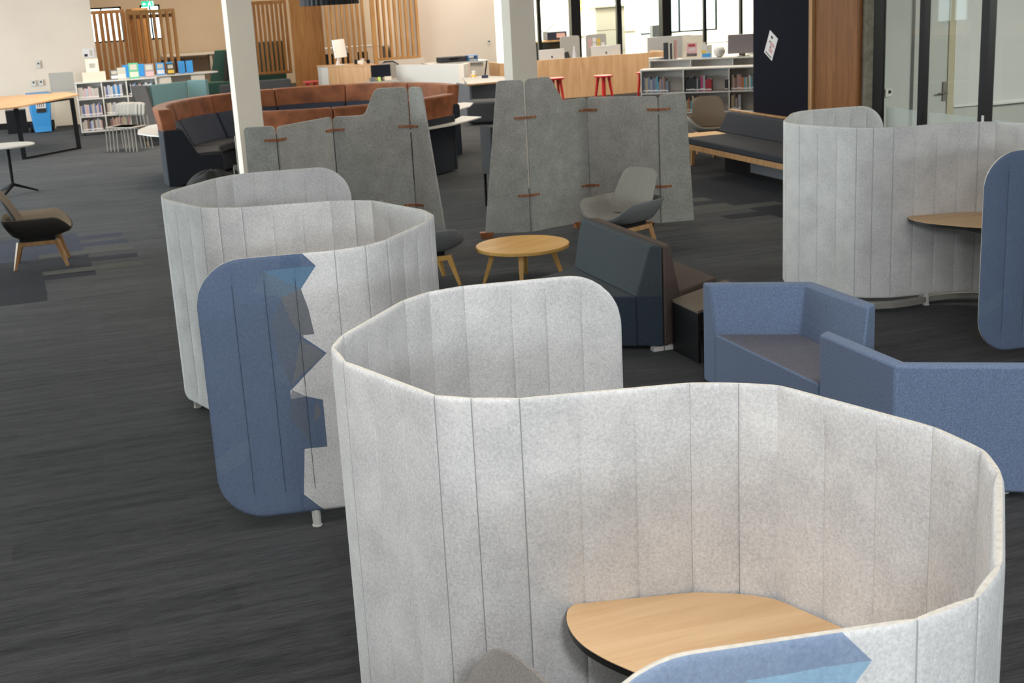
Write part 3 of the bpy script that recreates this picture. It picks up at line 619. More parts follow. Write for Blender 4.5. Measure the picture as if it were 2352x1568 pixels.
# dark modules back to back
ot = [(0, 0), (0, -1.40)]
hexsofa('modular_sofa', 'dark slate teal high-back modular sofa beside the round timber coffee table', 'sofa', (3.965, 9.76, 0), 0,
        [(-.17, -.098), (-s3, -.35), (-s3, -1.05), (-.17, -1.302)], [(ot, [(-.075, -.043), (-.075, -1.357)], [(-.17, -.098), (-.17, -1.302)])], .42, .78, 'teal', 'tealside', [(-.04, -1.36), (-.5, -1.0)])
hexsofa('modular_sofa', 'dark brown modular sofa set back to back behind the slate teal one', 'sofa', (3.975, 9.76, 0), 0,
        [(.17, -.098), (s3, -.35), (s3, -1.05), (.17, -1.302)], [(ot, [(.075, -.043), (.075, -1.357)], [(.17, -.098), (.17, -1.302)])], .42, .775, 'brownfab', 'brownfab', [(.04, -1.36), (.5, -1.0)])
t = thing('side_table', 'low black side table with a beige top wedged against the dark sofas', 'table', (4.03, 8.345, 0))
pg = [(0, 0), (0, -.40), (.62, -.042), (.62, .358)]
b = B(); b.prism(pg, .36, .382); obj('tabletop', b, 'taupe', t, bevel=.002)
b = B(); b.prism(pg, .325, .3599); obj('apron', b, 'black', t)
b = B(); b.prism([(0, 0), (0, -.40), (.025, -.385), (.025, 0.014)], 0, .325); obj('side_panel', b, 'black', t)
b = B(); b.prism([(.595, -.056), (.62, -.042), (.62, .358), (.595, .343)], 0, .325); obj('side_panel', b, 'black', t)

# ------------------------------------------------------------------ coffee table
t = thing('coffee_table', 'round honey timber coffee table on four splayed legs beside the slate sofa', 'coffee table', (3.84, 11.03, 0), math.radians(22))
b = B(); b.lathe([(.0, .325), (.415, .325), (.425, .33), (.425, .355), (.42, .36), (0.0, .36)], 64); obj('tabletop', b, 'ash', t, smooth=True)
for k in range(4):
    a = PI/4+k*PI/2; c, s = math.cos(a), math.sin(a)
    b = B(); b.bar((c*.26, s*.26, .326), (c*.37, s*.37, 0), .05, .028); obj('leg', b, 'ash', t, bevel=.004)

# ------------------------------------------------------------------ lounge chairs
def lounge_chair(label, loc, rz, inner, outer, wood='legwood', group='upholstered lounge chairs'):
    t = thing('lounge_chair', label, 'armchair', loc, rz, group)
    nr, na = 12, 48
    def top(r, a, off=0):
        c, s = math.cos(a), math.sin(a); sx = math.copysign(abs(c)**.46, c); sy = math.copysign(abs(s)**.5, s)
        front = max(0, (sx-.55)/.45); H = .02+.15*(1-front**1.6)**.8; rr = r**1.0
        h = H*max(0, (r-.70)/.30)**1.25
        x = sx*.325*rr; y = sy*.325*rr*(1-.10*front*r); fl = 1+.05*max(0, (r-.66)/.34)
        return Vector((x*fl+.0, y*fl, .375-.02*(1-r*r)+h-off))
    bm = bmesh.new(); rows = []
    for side, off in ((0, 0), (1, .032)):
        for i in range(nr+1):
            r = i/nr; ring = []
            for k in range(na):
                p = top(r, 2*PI*k/na, 0)
                if side:
                    q = 1-.06*(1 if r > .5 else r*2); p = Vector((p.x*(1.0-.0*r), p.y, p.z-off)) if r < .97 else Vector((p.x*1.035, p.y*1.035, p.z-.012))
                    if .6 < r < .97: p.x *= 1.05; p.y *= 1.05
                ring.append(bm.verts.new(p))
            rows.append(ring)
    def strip(a, c, mi, rev):
        for k in range(na):
            vs = (a[k], a[(k+1) % na], c[(k+1) % na], c[k]); f = bm.faces.new(vs[::-1] if rev else vs); f.material_index = mi; f.smooth = True
    for i in range(1, nr): strip(rows[i], rows[i+1], 0, True); strip(rows[nr+1+i], rows[nr+2+i], 1, False)
    strip(rows[nr], rows[2*nr+1], 1, True)
    bm.faces.new(rows[1]).material_index = 0; bm.faces.new(rows[nr+2][::-1]).material_index = 1
    for v in rows[0]+rows[nr+1]: bm.verts.remove(v)
    bmesh.ops.recalc_face_normals(bm, faces=bm.faces)
    me = bpy.data.meshes.new('seat_shell'); bm.to_mesh(me); bm.free(); me.materials.append(M[inner]); me.materials.append(M[outer])
    o = bpy.data.objects.new('seat_shell', me); COL.objects.link(o); o.parent = t
    # back panel
    bm = bmesh.new(); G = []
    for side in (0, 1):
        for i in range(13):
            v = i/12; row = []
            for j in range(13):
                u = j/12*2-1; w = .265*(1-.16*v**1.3); zc = .37+.44*v-(abs(u)**5)*.05*(v**4)
                x = -.16-.15*v-.02*v*v+.05*u*u*(1-.5*v)-(.032 if side else 0)*(1-.7*abs(u)**6)*(1-.6*(v**8))
                row.append(bm.verts.new((x, u*w, zc)))
            G.append(row)
    for s0, mi in ((0, 0), (13, 1)):
        for i in range(12):
            for j in range(12):
                f = bm.faces.new((G[s0+i][j], G[s0+i][j+1], G[s0+i+1][j+1], G[s0+i+1][j])); f.material_index = mi; f.smooth = True
    for i in range(12):
        for j in (0, 12): f = bm.faces.new((G[i][j], G[i+1][j], G[14+i][j], G[13+i][j])); f.material_index = 1; f.smooth = True
        for i2 in (0, 12): f = bm.faces.new((G[i2][i], G[i2][i+1], G[13+i2][i+1], G[13+i2][i])); f.material_index = 1; f.smooth = True
    bmesh.ops.recalc_face_normals(bm, faces=bm.faces)
    me = bpy.data.meshes.new('backrest'); bm.to_mesh(me); bm.free(); me.materials.append(M[inner]); me.materials.append(M[outer])
    me.set_sharp_from_angle(angle=math.radians(60))
    o = bpy.data.objects.new('backrest', me); COL.objects.link(o); o.parent = t
    b = B(); b.prism(rrect(-.2, .17, -.17, .17, .05), .27, .345); obj('underframe', b, 'black', t)
    for sy in (-1, 1):
        b = B(); b.bar((-.19, sy*.19, .262), (.20, sy*.19, .262), .035, .035, .045, .045); obj('side_rail', b, wood, t, bevel=.004)
        for sx in (-1, 1):
            b = B(); b.bar((sx*.185, sy*.19, .285), (sx*.265, sy*.235, 0), .05, .026); obj('leg', b, wood, t, bevel=.004)
    return t
lounge_chair('taupe lounge chair on splayed timber legs on the open carpet, far left', (-.33, 14.66, 0), math.radians(-3), 'taupe', 'taupe_out')
lounge_chair('lounge chair cut off by the left edge of the photo, only a timber leg showing', (-1.14, 14.35, 0), math.radians(170), 'taupe', 'taupe_out')
lounge_chair('light grey lounge chair between the right felt screen and the dark sofas', (5.14, 11.75, 0), math.radians(205), 'shell', 'shell_out')
lounge_chair('cool grey lounge chair mostly hidden behind the left of the felt pods', (3.02, 11.47, 0), math.radians(2), 'shell_out', 'shell_out', 'ash')
lounge_chair('brown-grey lounge chair facing the camera in front of the right bookshelf', (9.36, 17.95, 0), math.radians(250), 'taupe', 'shell')
lounge_chair('brown-grey chair inside the nearest pod, only its back showing left of the oak desk', (.71, 3.05, 0), math.radians(190), 'podchair', 'podchair')

# ------------------------------------------------------------------ folding felt screens
def folding(label, plan, panels, feet):
    t = thing('folding_screen', label, 'room divider', (0, 0, 0), 0, 'folding felt screens')
    info = []
    for (a, c), (outline, rad) in zip(zip(plan, plan[1:]), panels):
        A, C = Vector(a), Vector(c); d = (C-A).normalized(); n = Vector((d.y, -d.x)); ln = (C-A).length
        out = round_poly([(u*ln, z) for u, z in outline], rad)
        b = B(); b.vpanel(A, d, n, out, .022); obj('felt_panel', b, 'screen', t, bevel=.004)
        info.append((A, d, n, ln))
    for i, zs in enumerate(((1.27, .45), (1.27, .45), (1.27, .45))):
        A, d, n, ln = info[i]; A2, d2, n2, ln2 = info[i+1]; h = Vector(plan[i+1])
        for z in zs:
            b = B()
            for dd, nn in ((-d, n), (d2, n2)):
                for sg in (1, -1):
                    p = h+nn*.0155*sg; q = p+dd*.125
                    b.bar((p.x, p.y, z), (q.x, q.y, z+.002), .005, .005, .028, .022)
            st = obj('leather_strap', b, 'strap', t)
            for dd, nn in ((-d, n), (d2, n2)):
                q = h+dd*.09; b = B(); b.cyl((q.x-nn.x*.021, q.y-nn.y*.021, z), (q.x+nn.x*.021, q.y+nn.y*.021, z), .006, n=10); obj('rivet', b, 'brass', st)
    for (x, y), rz in feet:
        b = B(); b.T = Matrix.Translation((x, y, 0)) @ Matrix.Rotation(rz, 4, 'Z'); b.prism([(-.06, -.03), (.06, -.03), (.06, .03), (-.06, .03)], 0, .07, top=[(-.075, -.04), (.075, -.04), (.075, .04), (-.075, .04)]); obj('foot_block', b, 'strap', t, bevel=.003)
    return t
g = .012; zb = .055
tallslant = lambda w, tw: ([(0+g, zb), (1, zb), (1-.02, zb+.06), (tw, 1.67), (g, 1.67)], [.0, .02, .02, .04, .05])
pR = [([(0.0, zb), (1-.02, zb), (1-.02, 1.665), (.42, 1.665)], [.02, 0, .05, .04]),
      ([(.01, zb), (.99, zb), (.99, 1.405), (.60, 1.40), (.40, 1.67), (.01, 1.67)], [0, 0, .05, .04, .05, .05]),
      ([(.01, zb), (.99, zb), (.99, 1.41), (.01, 1.41)], [0, 0, .05, .05]),
      ([(.015, zb), (1, zb), (.80, 1.43), (.015, 1.42)], [0, .02, .05, .05])]
folding('grey felt folding screen right of centre, in front of the reception desk', [(4.20, 13.26), (4.66, 13.07), (5.46, 13.33), (6.03, 12.73), (6.40, 12.68)], pR,
        [((4.22, 13.27), -.3), ((5.93, 12.86), -.8), ((5.3, 13.28), .3)])
pL = [([(0.0, zb), (.97, zb), (.97, 1.41), (.03, 1.41)], [.02, 0, .05, .05]),
      ([(.015, zb), (.985, zb), (.985, 1.41), (.015, 1.40)], [0, 0, .05, .05]),
      ([(.01, zb), (.99, zb), (.99, 1.67), (.58, 1.67), (.42, 1.405), (.01, 1.405)], [0, 0, .05, .05, .05, .05]),
      ([(.03, zb), (1.0, zb), (.46, 1.67), (.03, 1.67)], [0, .02, .05, .05])]
folding('grey felt folding screen left of centre, in front of the round banquette', [(1.73, 13.17), (2.03, 13.01), (2.695, 13.52), (3.455, 13.25), (3.66, 12.86)], pL,
        [((1.75, 13.16), -.4), ((3.6, 12.98), -1.1), ((2.6, 13.45), .3)])

# ------------------------------------------------------------------ round banquette
def ring(b, r0, r1, a0, a1, z0, z1, mi=0, n=None, lean=0, li=None):
    n = n or max(2, int(abs(a1-a0)/5)); lo = arc(0, 0, r1, a0, a1, n)+arc(0, 0, r0, a1, a0, n)
    hi = arc(0, 0, r1+lean, a0, a1, n)+arc(0, 0, r0+(lean if li is None else li), a1, a0, n); b.prism(lo, z0, z1, mi, top=hi)
def banquette(label, a0, a1, nseg, ledges):
    t = thing('curved_banquette', label, 'banquette', (3.75, 20.15, 0), 0, 'round leather-topped banquettes')
    b = B(); ring(b, 1.52, 2.30, a0, a1, .03, .33); obj('base', b, 'banqdark', t, bevel=.02)
    for k in range(nseg):
        p, q = a0+(a1-a0)*k/nseg, a0+(a1-a0)*(k+1)/nseg; e = .25*(1 if a1 > a0 else -1)
        b = B(); ring(b, 1.48, 2.05, p+e, q-e, .33, .46); obj('seat_cushion', b, 'charcoal', t, bevel=.03, seg=3)
        b = B(); ring(b, 1.90, 2.19, p+e, q-e, .45, .86, lean=.05, li=.19); obj('back_cushion', b, 'banq', t, bevel=.03, seg=3)
        b = B(); ring(b, 2.12, 2.33, p+e*.4, q-e*.4, .80, 1.13, lean=.05); obj('leather_headrest', b, 'leather', t, bevel=.025, seg=3)
    b = B(); ring(b, 2.2, 2.335, a0, a1, .02, .82); obj('outer_shell', b, 'banqdark', t, bevel=.01)
    for aa, sg in ((a0, 1 if a1 > a0 else -1), (a1, -1 if a1 > a0 else 1)):
        c, s = math.cos(math.radians(aa)), math.sin(math.radians(aa)); out = round_poly([(1.50, .02), (2.345, .02), (2.345, .83), (2.06, .83), (1.86, .44), (1.50, .42)], [0, 0, .04, .04, .06, .05])
        b = B(); b.vpanel((0, 0), (c, s), (-s, c), out, .07); obj('end_panel', b, 'banqdark', t, bevel=.012)
    for pg in ledges:
        b = B(); b.prism([(x-3.75, y-20.15) for x, y in pg], .70, .72); obj('ledge', b, 'white', t, bevel=.004)
        cx = sum(p[0] for p in pg)/len(pg)-3.75; cy = sum(p[1] for p in pg)/len(pg)-20.15
        b = B(); b.bar((cx*.86, cy*.86, .45), (cx*.98, cy*.98, .70), .03); obj('ledge_bracket', b, 'metal', t)
banquette('far half of the round banquette, tan leather rim over navy seat, open side towards camera', 2, 190, 6,
          [[(1.60, 19.95), (1.30, 20.45), (1.16, 20.92), (1.20, 21.5), (1.42, 22.15), (1.66, 22.3), (1.9, 21.7), (1.75, 20.6)],
           [(6.0, 20.25), (6.45, 20.8), (6.70, 21.40), (6.6, 21.6), (6.1, 21.5), (5.75, 21.0)]])
banquette('near half of the round banquette, its tan leather back behind the left felt screen', 239, 319, 3,
          [[(5.86, 19.35), (6.06, 18.98), (5.75, 18.62), (5.35, 18.22), (4.95, 17.97), (4.5, 17.83), (4.5, 18.0), (5.1, 18.35), (5.6, 18.9)]])
t = thing('bean_bag', 'slumped black bean bag in front of the banquette behind the left pod', 'bean bag', (1.82, 17.3, 0))
b = B(); bm = b.bm; bmesh.ops.create_uvsphere(bm, u_segments=36, v_segments=20, radius=1)
for v in bm.verts:
    p = v.co; a = math.atan2(p.y, p.x); k = 1+.05*math.sin(a*7+p.z*3)
    p.x *= .36*k; p.y *= .34*k; p.z = max(-.22, p.z*.28*(1+.08*math.sin(a*5)))+.22
obj('cushion', b, 'blackfab', t, smooth=True, angle=180)
t = thing('office_chair', 'black chair back beside the left column, partly hidden by the left felt screen', 'chair', (2.40, 17.50, 0), 0)
b = B(); b.prism(rrect(-.2, .2, -.02, .02, .015), .5, .93); obj('backrest', b, 'blackfab', t, bevel=.01)
b = B(); b.box(-.22, .22, .02, .45, .42, .47); obj('seat', b, 'blackfab', t, bevel=.01)
for sx in (-1, 1):
    b = B(); b.tube([(sx*.21, -.03, 0), (sx*.21, -.03, .9)], .013); obj('leg', b, 'metal', t)
    b = B(); b.tube([(sx*.21, .44, 0), (sx*.21, .44, .44)], .013); obj('leg', b, 'metal', t)
t = thing('office_chair', 'charcoal chair seen edge-on at the left of the right-hand folding screen', 'chair', (4.88, 15.1, 0), math.radians(-90))
b = B(); b.prism(rrect(-.2, .2, -.03, .02, .015), .42, 1.0); obj('backrest', b, 'charcoal', t, bevel=.01)
b = B(); b.box(-.22, .22, .02, .42, .40, .46); obj('seat', b, 'charcoal', t, bevel=.01)
for sx in (-1, 1):
    for yy in (0, .38):
        b = B(); b.bar((sx*.18, yy, .41), (sx*.2, yy, 0), .03, .02); obj('leg', b, 'black', t)

# ------------------------------------------------------------------ wall bench
t = thing('wall_bench', 'long navy upholstered bench with timber rail below the navy pinboard', 'bench', (8.1, 0, 0))
b = B(); b.prism(rrect(.02, .70, 11.6, 16.30, .03), .385, .475); obj('seat_cushion', b, 'navy', t, bevel=.02, seg=3)
b = B(); b.prism([(.68, 11.7), (.86, 11.7), (.86, 16.62), (.68, 16.62)], .47, .742, top=[(.80, 11.7), (.895, 11.7), (.895, 16.56), (.80, 16.56)]); obj('back_cushion', b, 'navy', t, bevel=.02)
b = B(); b.box(.02, .045, 11.6, 16.28, .315, .385); b.box(.045, .86, 16.255, 16.28, .315, .385); obj('timber_rail', b, 'legwood', t, bevel=.003)
b = B(); b.box(.90, .955, 11.7, 16.62, .30, .75); b.box(.90, .96, 11.7, 16.72, .745, .76); obj('back_rail', b, 'legwood', t, bevel=.003)
b = B(); b.box(.35, .45, 11.8, 15.1, .10, .33); obj('under_panel', b, 'deskgrey', t)
b = B(); b.box(.46, .86, 11.8, 16.0, .0, .31); obj('plinth', b, 'black', t)
t = thing('side_table', 'low square honey timber table beside the end of the navy wall bench', 'table', (8.78, 17.05, 0), math.radians(-5))
b = B(); b.prism(rrect(-.33, .33, -.33, .33, .02), .345, .385); obj('tabletop', b, 'ash', t, bevel=.003)
for sx in (-1, 1):
    for sy in (-1, 1):
        b = B(); b.bar((sx*.27, sy*.27, .345), (sx*.29, sy*.29, 0), .06, .045); obj('leg', b, 'legwood', t, bevel=.003)
# flyer pinned askew on the navy board (drawn in the y-z plane)
t = thing('flyer', 'white flyer with pink print pinned askew on the navy pinboard', 'poster', (9.077, 15.66, 1.66), 0)
def yz(b, pts, x, th=.002, mi=0):
    a = [b.v((x, y, z)) for y, z in pts]; c = [b.v((x-th, y, z)) for y, z in pts]; b.f(a, mi); b.f(c[::-1], mi)
    for i in range(len(pts)): b.f((a[i], a[(i+1) % len(pts)], c[(i+1) % len(pts)], c[i]), mi)
ca, sa = math.cos(math.radians(28)), math.sin(math.radians(28))
def rt(pts): return [(-(u*ca+v*sa)*1.0, v*ca-u*sa) for u, v in pts]
b = B(); yz(b, rt([(-.115, -.165), (.115, -.165), (.115, .165), (-.115, .165)]), 0); sh = obj('sheet', b, 'paper', t)
b = B()
for q in ([(-.03, .0), (.085, .0), (.085, .05), (-.03, .05)], [(-.02, -.09), (.07, -.09), (.07, -.03), (-.02, -.03)]): yz(b, rt(q), -.0021, .0006)
obj('pink_print', b, 'pinkink', sh)
b = B()
for u, v in ((.0, -.02), (-.045, .035)): yz(b, rt([(u-.012, v-.012), (u+.012, v-.012), (u+.012, v+.012), (u-.012, v+.012)]), -.0021, .001)
yz(b, rt([(-.09, -.145), (.08, -.145), (.08, -.13), (-.09, -.13)]), -.0021, .0006); yz(b, rt([(-.05, .09), (.0, .09), (.0, .125), (-.05, .125)]), -.0021, .0006)
obj('black_print', b, 'ink', sh)
# whiteboard and blue chair in the meeting room
t = thing('whiteboard', 'wide wall-mounted whiteboard inside the glass-walled meeting room', 'whiteboard', (12.6, 14.27, 1.45))
b = B(); b.box(-1.68, 1.6, -.02, 0, -.62, .85); obj('board', b, 'whiteboard', t)
b = B(); b.box(-1.70, 1.62, -.03, .0, -.65, -.62); b.box(-1.70, 1.62, -.03, 0, .85, .88); b.box(-1.71, -1.68, -.03, 0, -.65, .88); b.box(-1.2, 1.2, -.09, -.02, -.66, -.645); obj('frame', b, 'alu', t)
t = thing('stacking_chair', 'pale blue plastic chair behind the glass wall at the right edge', 'chair', (10.75, 12.3, 0), math.radians(75))
b = B(); bm = b.bm; G = []
for i in range(9):
    v = i/8; row = []
    for j in range(9):
        u = j/8*2-1; row.append(bm.verts.new((.22+.06*v-.06*u*u, u*(.22-.03*v), .52+.5*v-abs(u)**4*.06*v)))
    G.append(row)
for i in range(8):
    for j in range(8): bm.faces.new((G[i][j], G[i][j+1], G[i+1][j+1], G[i+1][j]))
o = obj('backrest', b, 'skyblue', t, smooth=True); md = o.modifiers.new('s', 'SOLIDIFY'); md.thickness = .012
b = B(); b.prism(rrect(-.2, .22, -.21, .21, .06), .44, .46); obj('seat', b, 'skyblue', t, bevel=.008)
for sx in (-.17, .19):
    for sy in (-.18, .18):
        b = B(); b.tube([(sx, sy, .44), (sx*1.2, sy*1.15, 0)], .011); obj('leg', b, 'alu', t)

# ------------------------------------------------------------------ books
bookmesh = {}
cname = ['stone', 'dusty pink', 'blue-grey', 'navy', 'cream', 'maroon', 'mid grey', 'bright blue', 'dark brown', 'off-white', 'crimson', 'black', 'turquoise', 'orange', 'magenta', 'dark green', 'sand', 'slate blue']
def book(loc, w, h, d, mi, rz, lab, group, tilt=0):
    key = (round(w, 3), round(h, 2), mi)
    if key not in bookmesh:
        b = B(); b.box(0, w, 0, d, 0, h, 0)
        for f in b.bm.faces:
            if f.calc_center_median().z > h-.001 or f.calc_center_median().y > d-.001: f.material_index = 1
        b.box(.0015, w-.0015, -.0008, .0, h*.10, h*.20, 1)
        me = bpy.data.meshes.new('book'); bmesh.ops.recalc_face_normals(b.bm, faces=b.bm.faces); b.bm.to_mesh(me); b.bm.free(); me.materials.append(BM[mi]); me.materials.append(M['paper']); bookmesh[key] = me
    o = bpy.data.objects.new('book', bookmesh[key]); COL.objects.link(o); o.location = loc; o.rotation_euler = (0, tilt, rz); return tag(o, lab, 'book', group)
def row(origin, rz, x0, x1, z, pal, lab, group, hmin=.18, hmax=.25, d=.15, wmin=.018, wmax=.045, y=.03):
    x = x0; c, s = math.cos(rz), math.sin(rz); seen = {}
    while x < x1:
        w = random.choice((wmin, (wmin+wmax)/2, wmax)); h = round(random.uniform(hmin, hmax), 2)
        if x+w > x1: break
        k = random.choice(pal); pos = ('left end', 'left part', 'centre', 'right part', 'right end')[min(4, int((x-x0)/(x1-x0)*5))]
        book((origin[0]+c*x-s*y, origin[1]+s*x+c*y, z), w, h, d, k, rz, '%s %s, %s' % (cname[k], lab, pos), group); x += w+.0015
# left bookcase, three tiers, on castors
def bookcase(name, label, loc, rz, widths, tiers, depth, ztop, zbot, th=.025, castors=True, back=True, group=None):
    t = thing(name, label, 'bookcase', loc, rz, group); Wd = sum(widths)
    b = B(); b.box(-.01, Wd+.01, -.01, depth+.01, ztop-th, ztop); obj('top', b, 'white', t, bevel=.002)
    b = B(); b.box(0, Wd, 0, depth, zbot, zbot+th); obj('bottom_shelf', b, 'white', t)
    x = 0
    for i in range(len(widths)+1):
        b = B(); xx = min(max(x-th/2, 0), Wd-th); b.box(xx, xx+th, .0, depth, zbot+th, ztop-th); obj('upright', b, 'white', t); x += widths[i] if i < len(widths) else 0
    for z in tiers:
        x = 0
        for w in widths: b = B(); b.box(x+th/2+(th/2 if x == 0 else 0), x+w-th/2-(th/2 if x+w > Wd-.01 else 0), .0, depth-.005, z-th, z); obj('shelf', b, 'white', t); x += w
    if back: b = B(); b.box(th, Wd-th, depth-.012, depth-.004, zbot+th, ztop-th); obj('back_panel', b, 'white', t)
    if castors:
        for cx in (.06, Wd-.06):
            for cy in (.05, depth-.05):
                b = B(); b.cyl((cx-.012, cy, .03), (cx+.012, cy, .03), .03, n=16); b.cyl((cx, cy, .05), (cx, cy, zbot), .01, n=8); obj('castor', b, 'black', t)
    return t
LB = (.49, 29.1)
bookcase('bookcase', 'white three-tier bookcase on castors with packed paperbacks, left by the cream wall', (LB[0], LB[1], 0), 0, [.52, .50, .62], [.76, .40], .32, 1.10, .065)
pale = [0, 1, 2, 4, 9, 0, 1]; mixed = [0, 3, 5, 6, 8, 2, 16]; blues = [2, 3, 7, 9, 17, 0]
nm = {0: 'top', 1: 'middle', 2: 'bottom'}
for ti, (z, pals) in enumerate(((.7615, (pale, blues)), (.4015, (pale+[3], pale+[16, 8])), (.0915, (mixed, [8, 16, 5])))):
    for c in (0, 1):
        x0 = .035+.52*c; x1 = x0+(.45 if (c == 0 or ti) else .40)
        row(LB, 0, x0 if not (ti == 2 and c) else .60, x1, z, pals[c], 'paperback, left bookcase, %s tier, %s cell' % (nm[ti], 'left' if c == 0 else 'right'), 'paperbacks in the %s %s cell of the left bookcase' % (nm[ti], 'left' if c == 0 else 'right'), .19, .25, wmin=.024, wmax=.05)
row(LB, 0, 1.06, 1.55, .7615, [11, 12, 3, 2, 5, 9, 1], 'paperback, left bookcase, top tier, third cell', 'paperbacks in the upper right cell of the left bookcase', .19, .25)
# things on the left bookcase
def block(name, label, cat, loc, sx, sy, sz, m, rz=0, bevel=.003, tilt=0):
    b = B(); b.box(-sx/2, sx/2, -sy/2, sy/2, 0, sz); o = obj(name, b, m, loc=loc, rz=rz, bevel=bevel); o.rotation_euler.x = tilt; return tag(o, label, cat)
block('storage_box', 'long cream box lying on top of the left bookcase by the wall', 'box', (.89, 29.27, 1.1005), .46, .24, .19, 'box')
def picture(name, label, cat, loc, w, h, art, rz=0, lean=-.12, base='box', th=.012):
    """standing board leaning back, with coloured patches art=[(x0,x1,z0,z1,mat)]"""
    t = thing(name, label, cat, loc, rz); t.rotation_euler.x = lean
    b = B(); b.box(-w/2, w/2, 0, th, 0, h); bd = obj('board', b, base, t)
    for x0, x1, z0, z1, m in art: b = B(); b.box(x0*w, x1*w, -.0012, -.0001, z0*h, z1*h); obj('printed_patch', b, m, bd)
    return t
picture('picture_card', 'framed cream picture standing on the long box on the left bookcase', 'picture', (.88, 29.25, 1.2905), .26, .27, [(-.38, .38, .12, .88, 'white'), (-.22, .22, .3, .65, 'silvergrey')])
picture('paper_notice', 'pale notice taped to the cream wall above the left bookcase', 'notice', (.93, 32.283, 1.48), .25, .2, [(-.4, -.1, .1, .4, 'ink'), (.1, .35, .15, .85, 'silvergrey')], lean=0, base='paper')
def hardback(label, loc, w, h, m, m2='box', rz=0, lean=-.1, name='display_book'):
    return picture(name, label, 'book', loc, w, h, [(-.42, .42, .1, .42, m2), (-.35, .35, .55, .9, 'silvergrey')], rz, lean, m, .025)
hardback('small slate-covered book displayed just right of the box on the left bookcase', (1.30, 29.25, 1.102), .16, .2, 'deskgrey', 'paper')
hardback('book with an orange picture displayed second right of the box on the left bookcase', (1.45, 29.22, 1.102), .17, .24, 'silvergrey', 'skin')
hardback('tall green and cream book displayed in the middle of the left bookcase top', (1.70, 29.2, 1.102), .20, .32, 'greenprint', 'box')
# second, longer white unit behind
t = thing('display_counter', 'long white display counter behind the left bookcase with blue bookends', 'counter', (0, 0, 0))
b = B(); b.prism(round_poly([(1.58, 31.0), (3.55, 31.0), (3.72, 31.25), (3.55, 31.5), (1.58, 31.5)], [0, .1, .2, .1, 0]), 1.0, 1.03); obj('countertop', b, 'white', t, bevel=.003)
b = B(); b.box(2.35, 2.6, 31.05, 31.40, 0, .9999); obj('cabinet', b, 'whitepaint', t); b = B(); b.box(3.05, 3.35, 31.05, 31.40, 0, .9999); obj('cabinet', b, 'whitepaint', t); b = B(); b.box(1.62, 1.66, 31.05, 31.40, 0, .9999); obj('end_panel', b, 'whitepaint', t); b = B(); b.box(1.62, 3.35, 31.40, 31.45, 0, .9999); obj('back_panel', b, 'whitepaint', t)
b = B(); b.box(1.66, 2.35, 31.05, 31.42, .72, .745); b.box(1.66, 2.35, 31.05, 31.42, .40, .425); obj('shelf', b, 'white', t)
for i, (x, lab) in enumerate(((1.66, 'leftmost'), (1.98, 'second from the left'), (2.62, 'third from the left'), (2.88, 'fourth from the left'), (3.06, 'rightmost'))):
    b = B(); b.prism(rrect(-.075, .075, -.006, .006, .005), 0, .27); b.box(-.07, .07, -.12, -.006, 0, .005)
    tag(obj('bookend', b, 'bookend', loc=(x, 31.3, 1.031), bevel=.004), 'bright blue bookend on the long white counter, %s' % lab, 'bookend', 'bright blue bookends')
hardback('red and grey picture book displayed at the right end of the left bookcase', (2.02, 29.22, 1.102), .19, .28, 'mauve', 'pinkink')
hardback('blue magazine displayed between bookends on the long white counter', (2.40, 31.15, 1.032), .18, .27, 'bookend', 'paper')
hardback('magazine with an orange cover picture beside the blue bookends', (2.62, 31.1, 1.032), .17, .24, 'ink', 'yellow')
# blue bin, partition, black box
t = thing('wheelie_bin', 'bright blue recycling bin with a black and white label against the cream wall', 'bin', (-.28, 30.75, 0), math.radians(4))
b = B(); b.prism([(-.17, -.17), (.17, -.17), (.17, .17), (-.17, .17)], .03, .80, top=[(-.235, -.25), (.235, -.25), (.235, .25), (-.235, .25)]); obj('body', b, 'binblue', t, bevel=.02)
b = B(); b.prism(rrect(-.26, .26, -.28, .28, .04), .80, .86, top=[(x*.93, y*.93) for x, y in rrect(-.26, .26, -.28, .28, .04)]); b.box(-.26, .26, -.29, -.27, .79, .84); obj('lid', b, 'binblue', t, bevel=.008)
b = B(); b.T = Matrix.Translation((.01, -.232, .56)) @ Matrix.Rotation(.10, 4, 'X'); b.box(-.10, .10, -.012, -.004, -.11, .13); lb = obj('label', b, 'paper', t)
b = B(); b.T = Matrix.Translation((.01, -.232, .56)) @ Matrix.Rotation(.10, 4, 'X'); b.box(-.10, .10, -.014, -.0121, -.11, -.02)
for k in range(4): b.box(-.07+.04*k, -.055+.04*k, -.014, -.0121, .0, .10)
obj('label_print', b, 'ink', lb)
for sx in (-1, 1): b = B(); b.cyl((sx*.19, .19, .1), (sx*.235, .19, .1), .1, n=20); obj('wheel', b, 'black', t)
b = B(); b.box(-.17, .17, -.19, -.165, .03, .14); obj('foot_step', b, 'binblue', t)
t = thing('desk_partition', 'grey fabric partition screen leaning behind the blue bin', 'partition', (.26, 31.55, 0))
b = B(); b.box(-.26, .26, -.015, .015, .80, 1.22); obj('fabric_panel', b, 'panelgrey', t, bevel=.003)
b = B(); b.box(-.28, .28, -.02, .02, 1.22, 1.235); b.box(-.28, -.26, -.02, .02, .0, 1.22); b.box(.26, .28, -.02, .02, 0, 1.22); b.box(-.28, .28, -.02, .02, .78, .80); b.box(-.26, .26, -.01, .01, .05, .78); obj('frame', b, 'box', t)
block('storage_box', 'black box on the floor left of the blue bin', 'box', (-.80, 31.2, 0), .42, .4, .5, 'black')
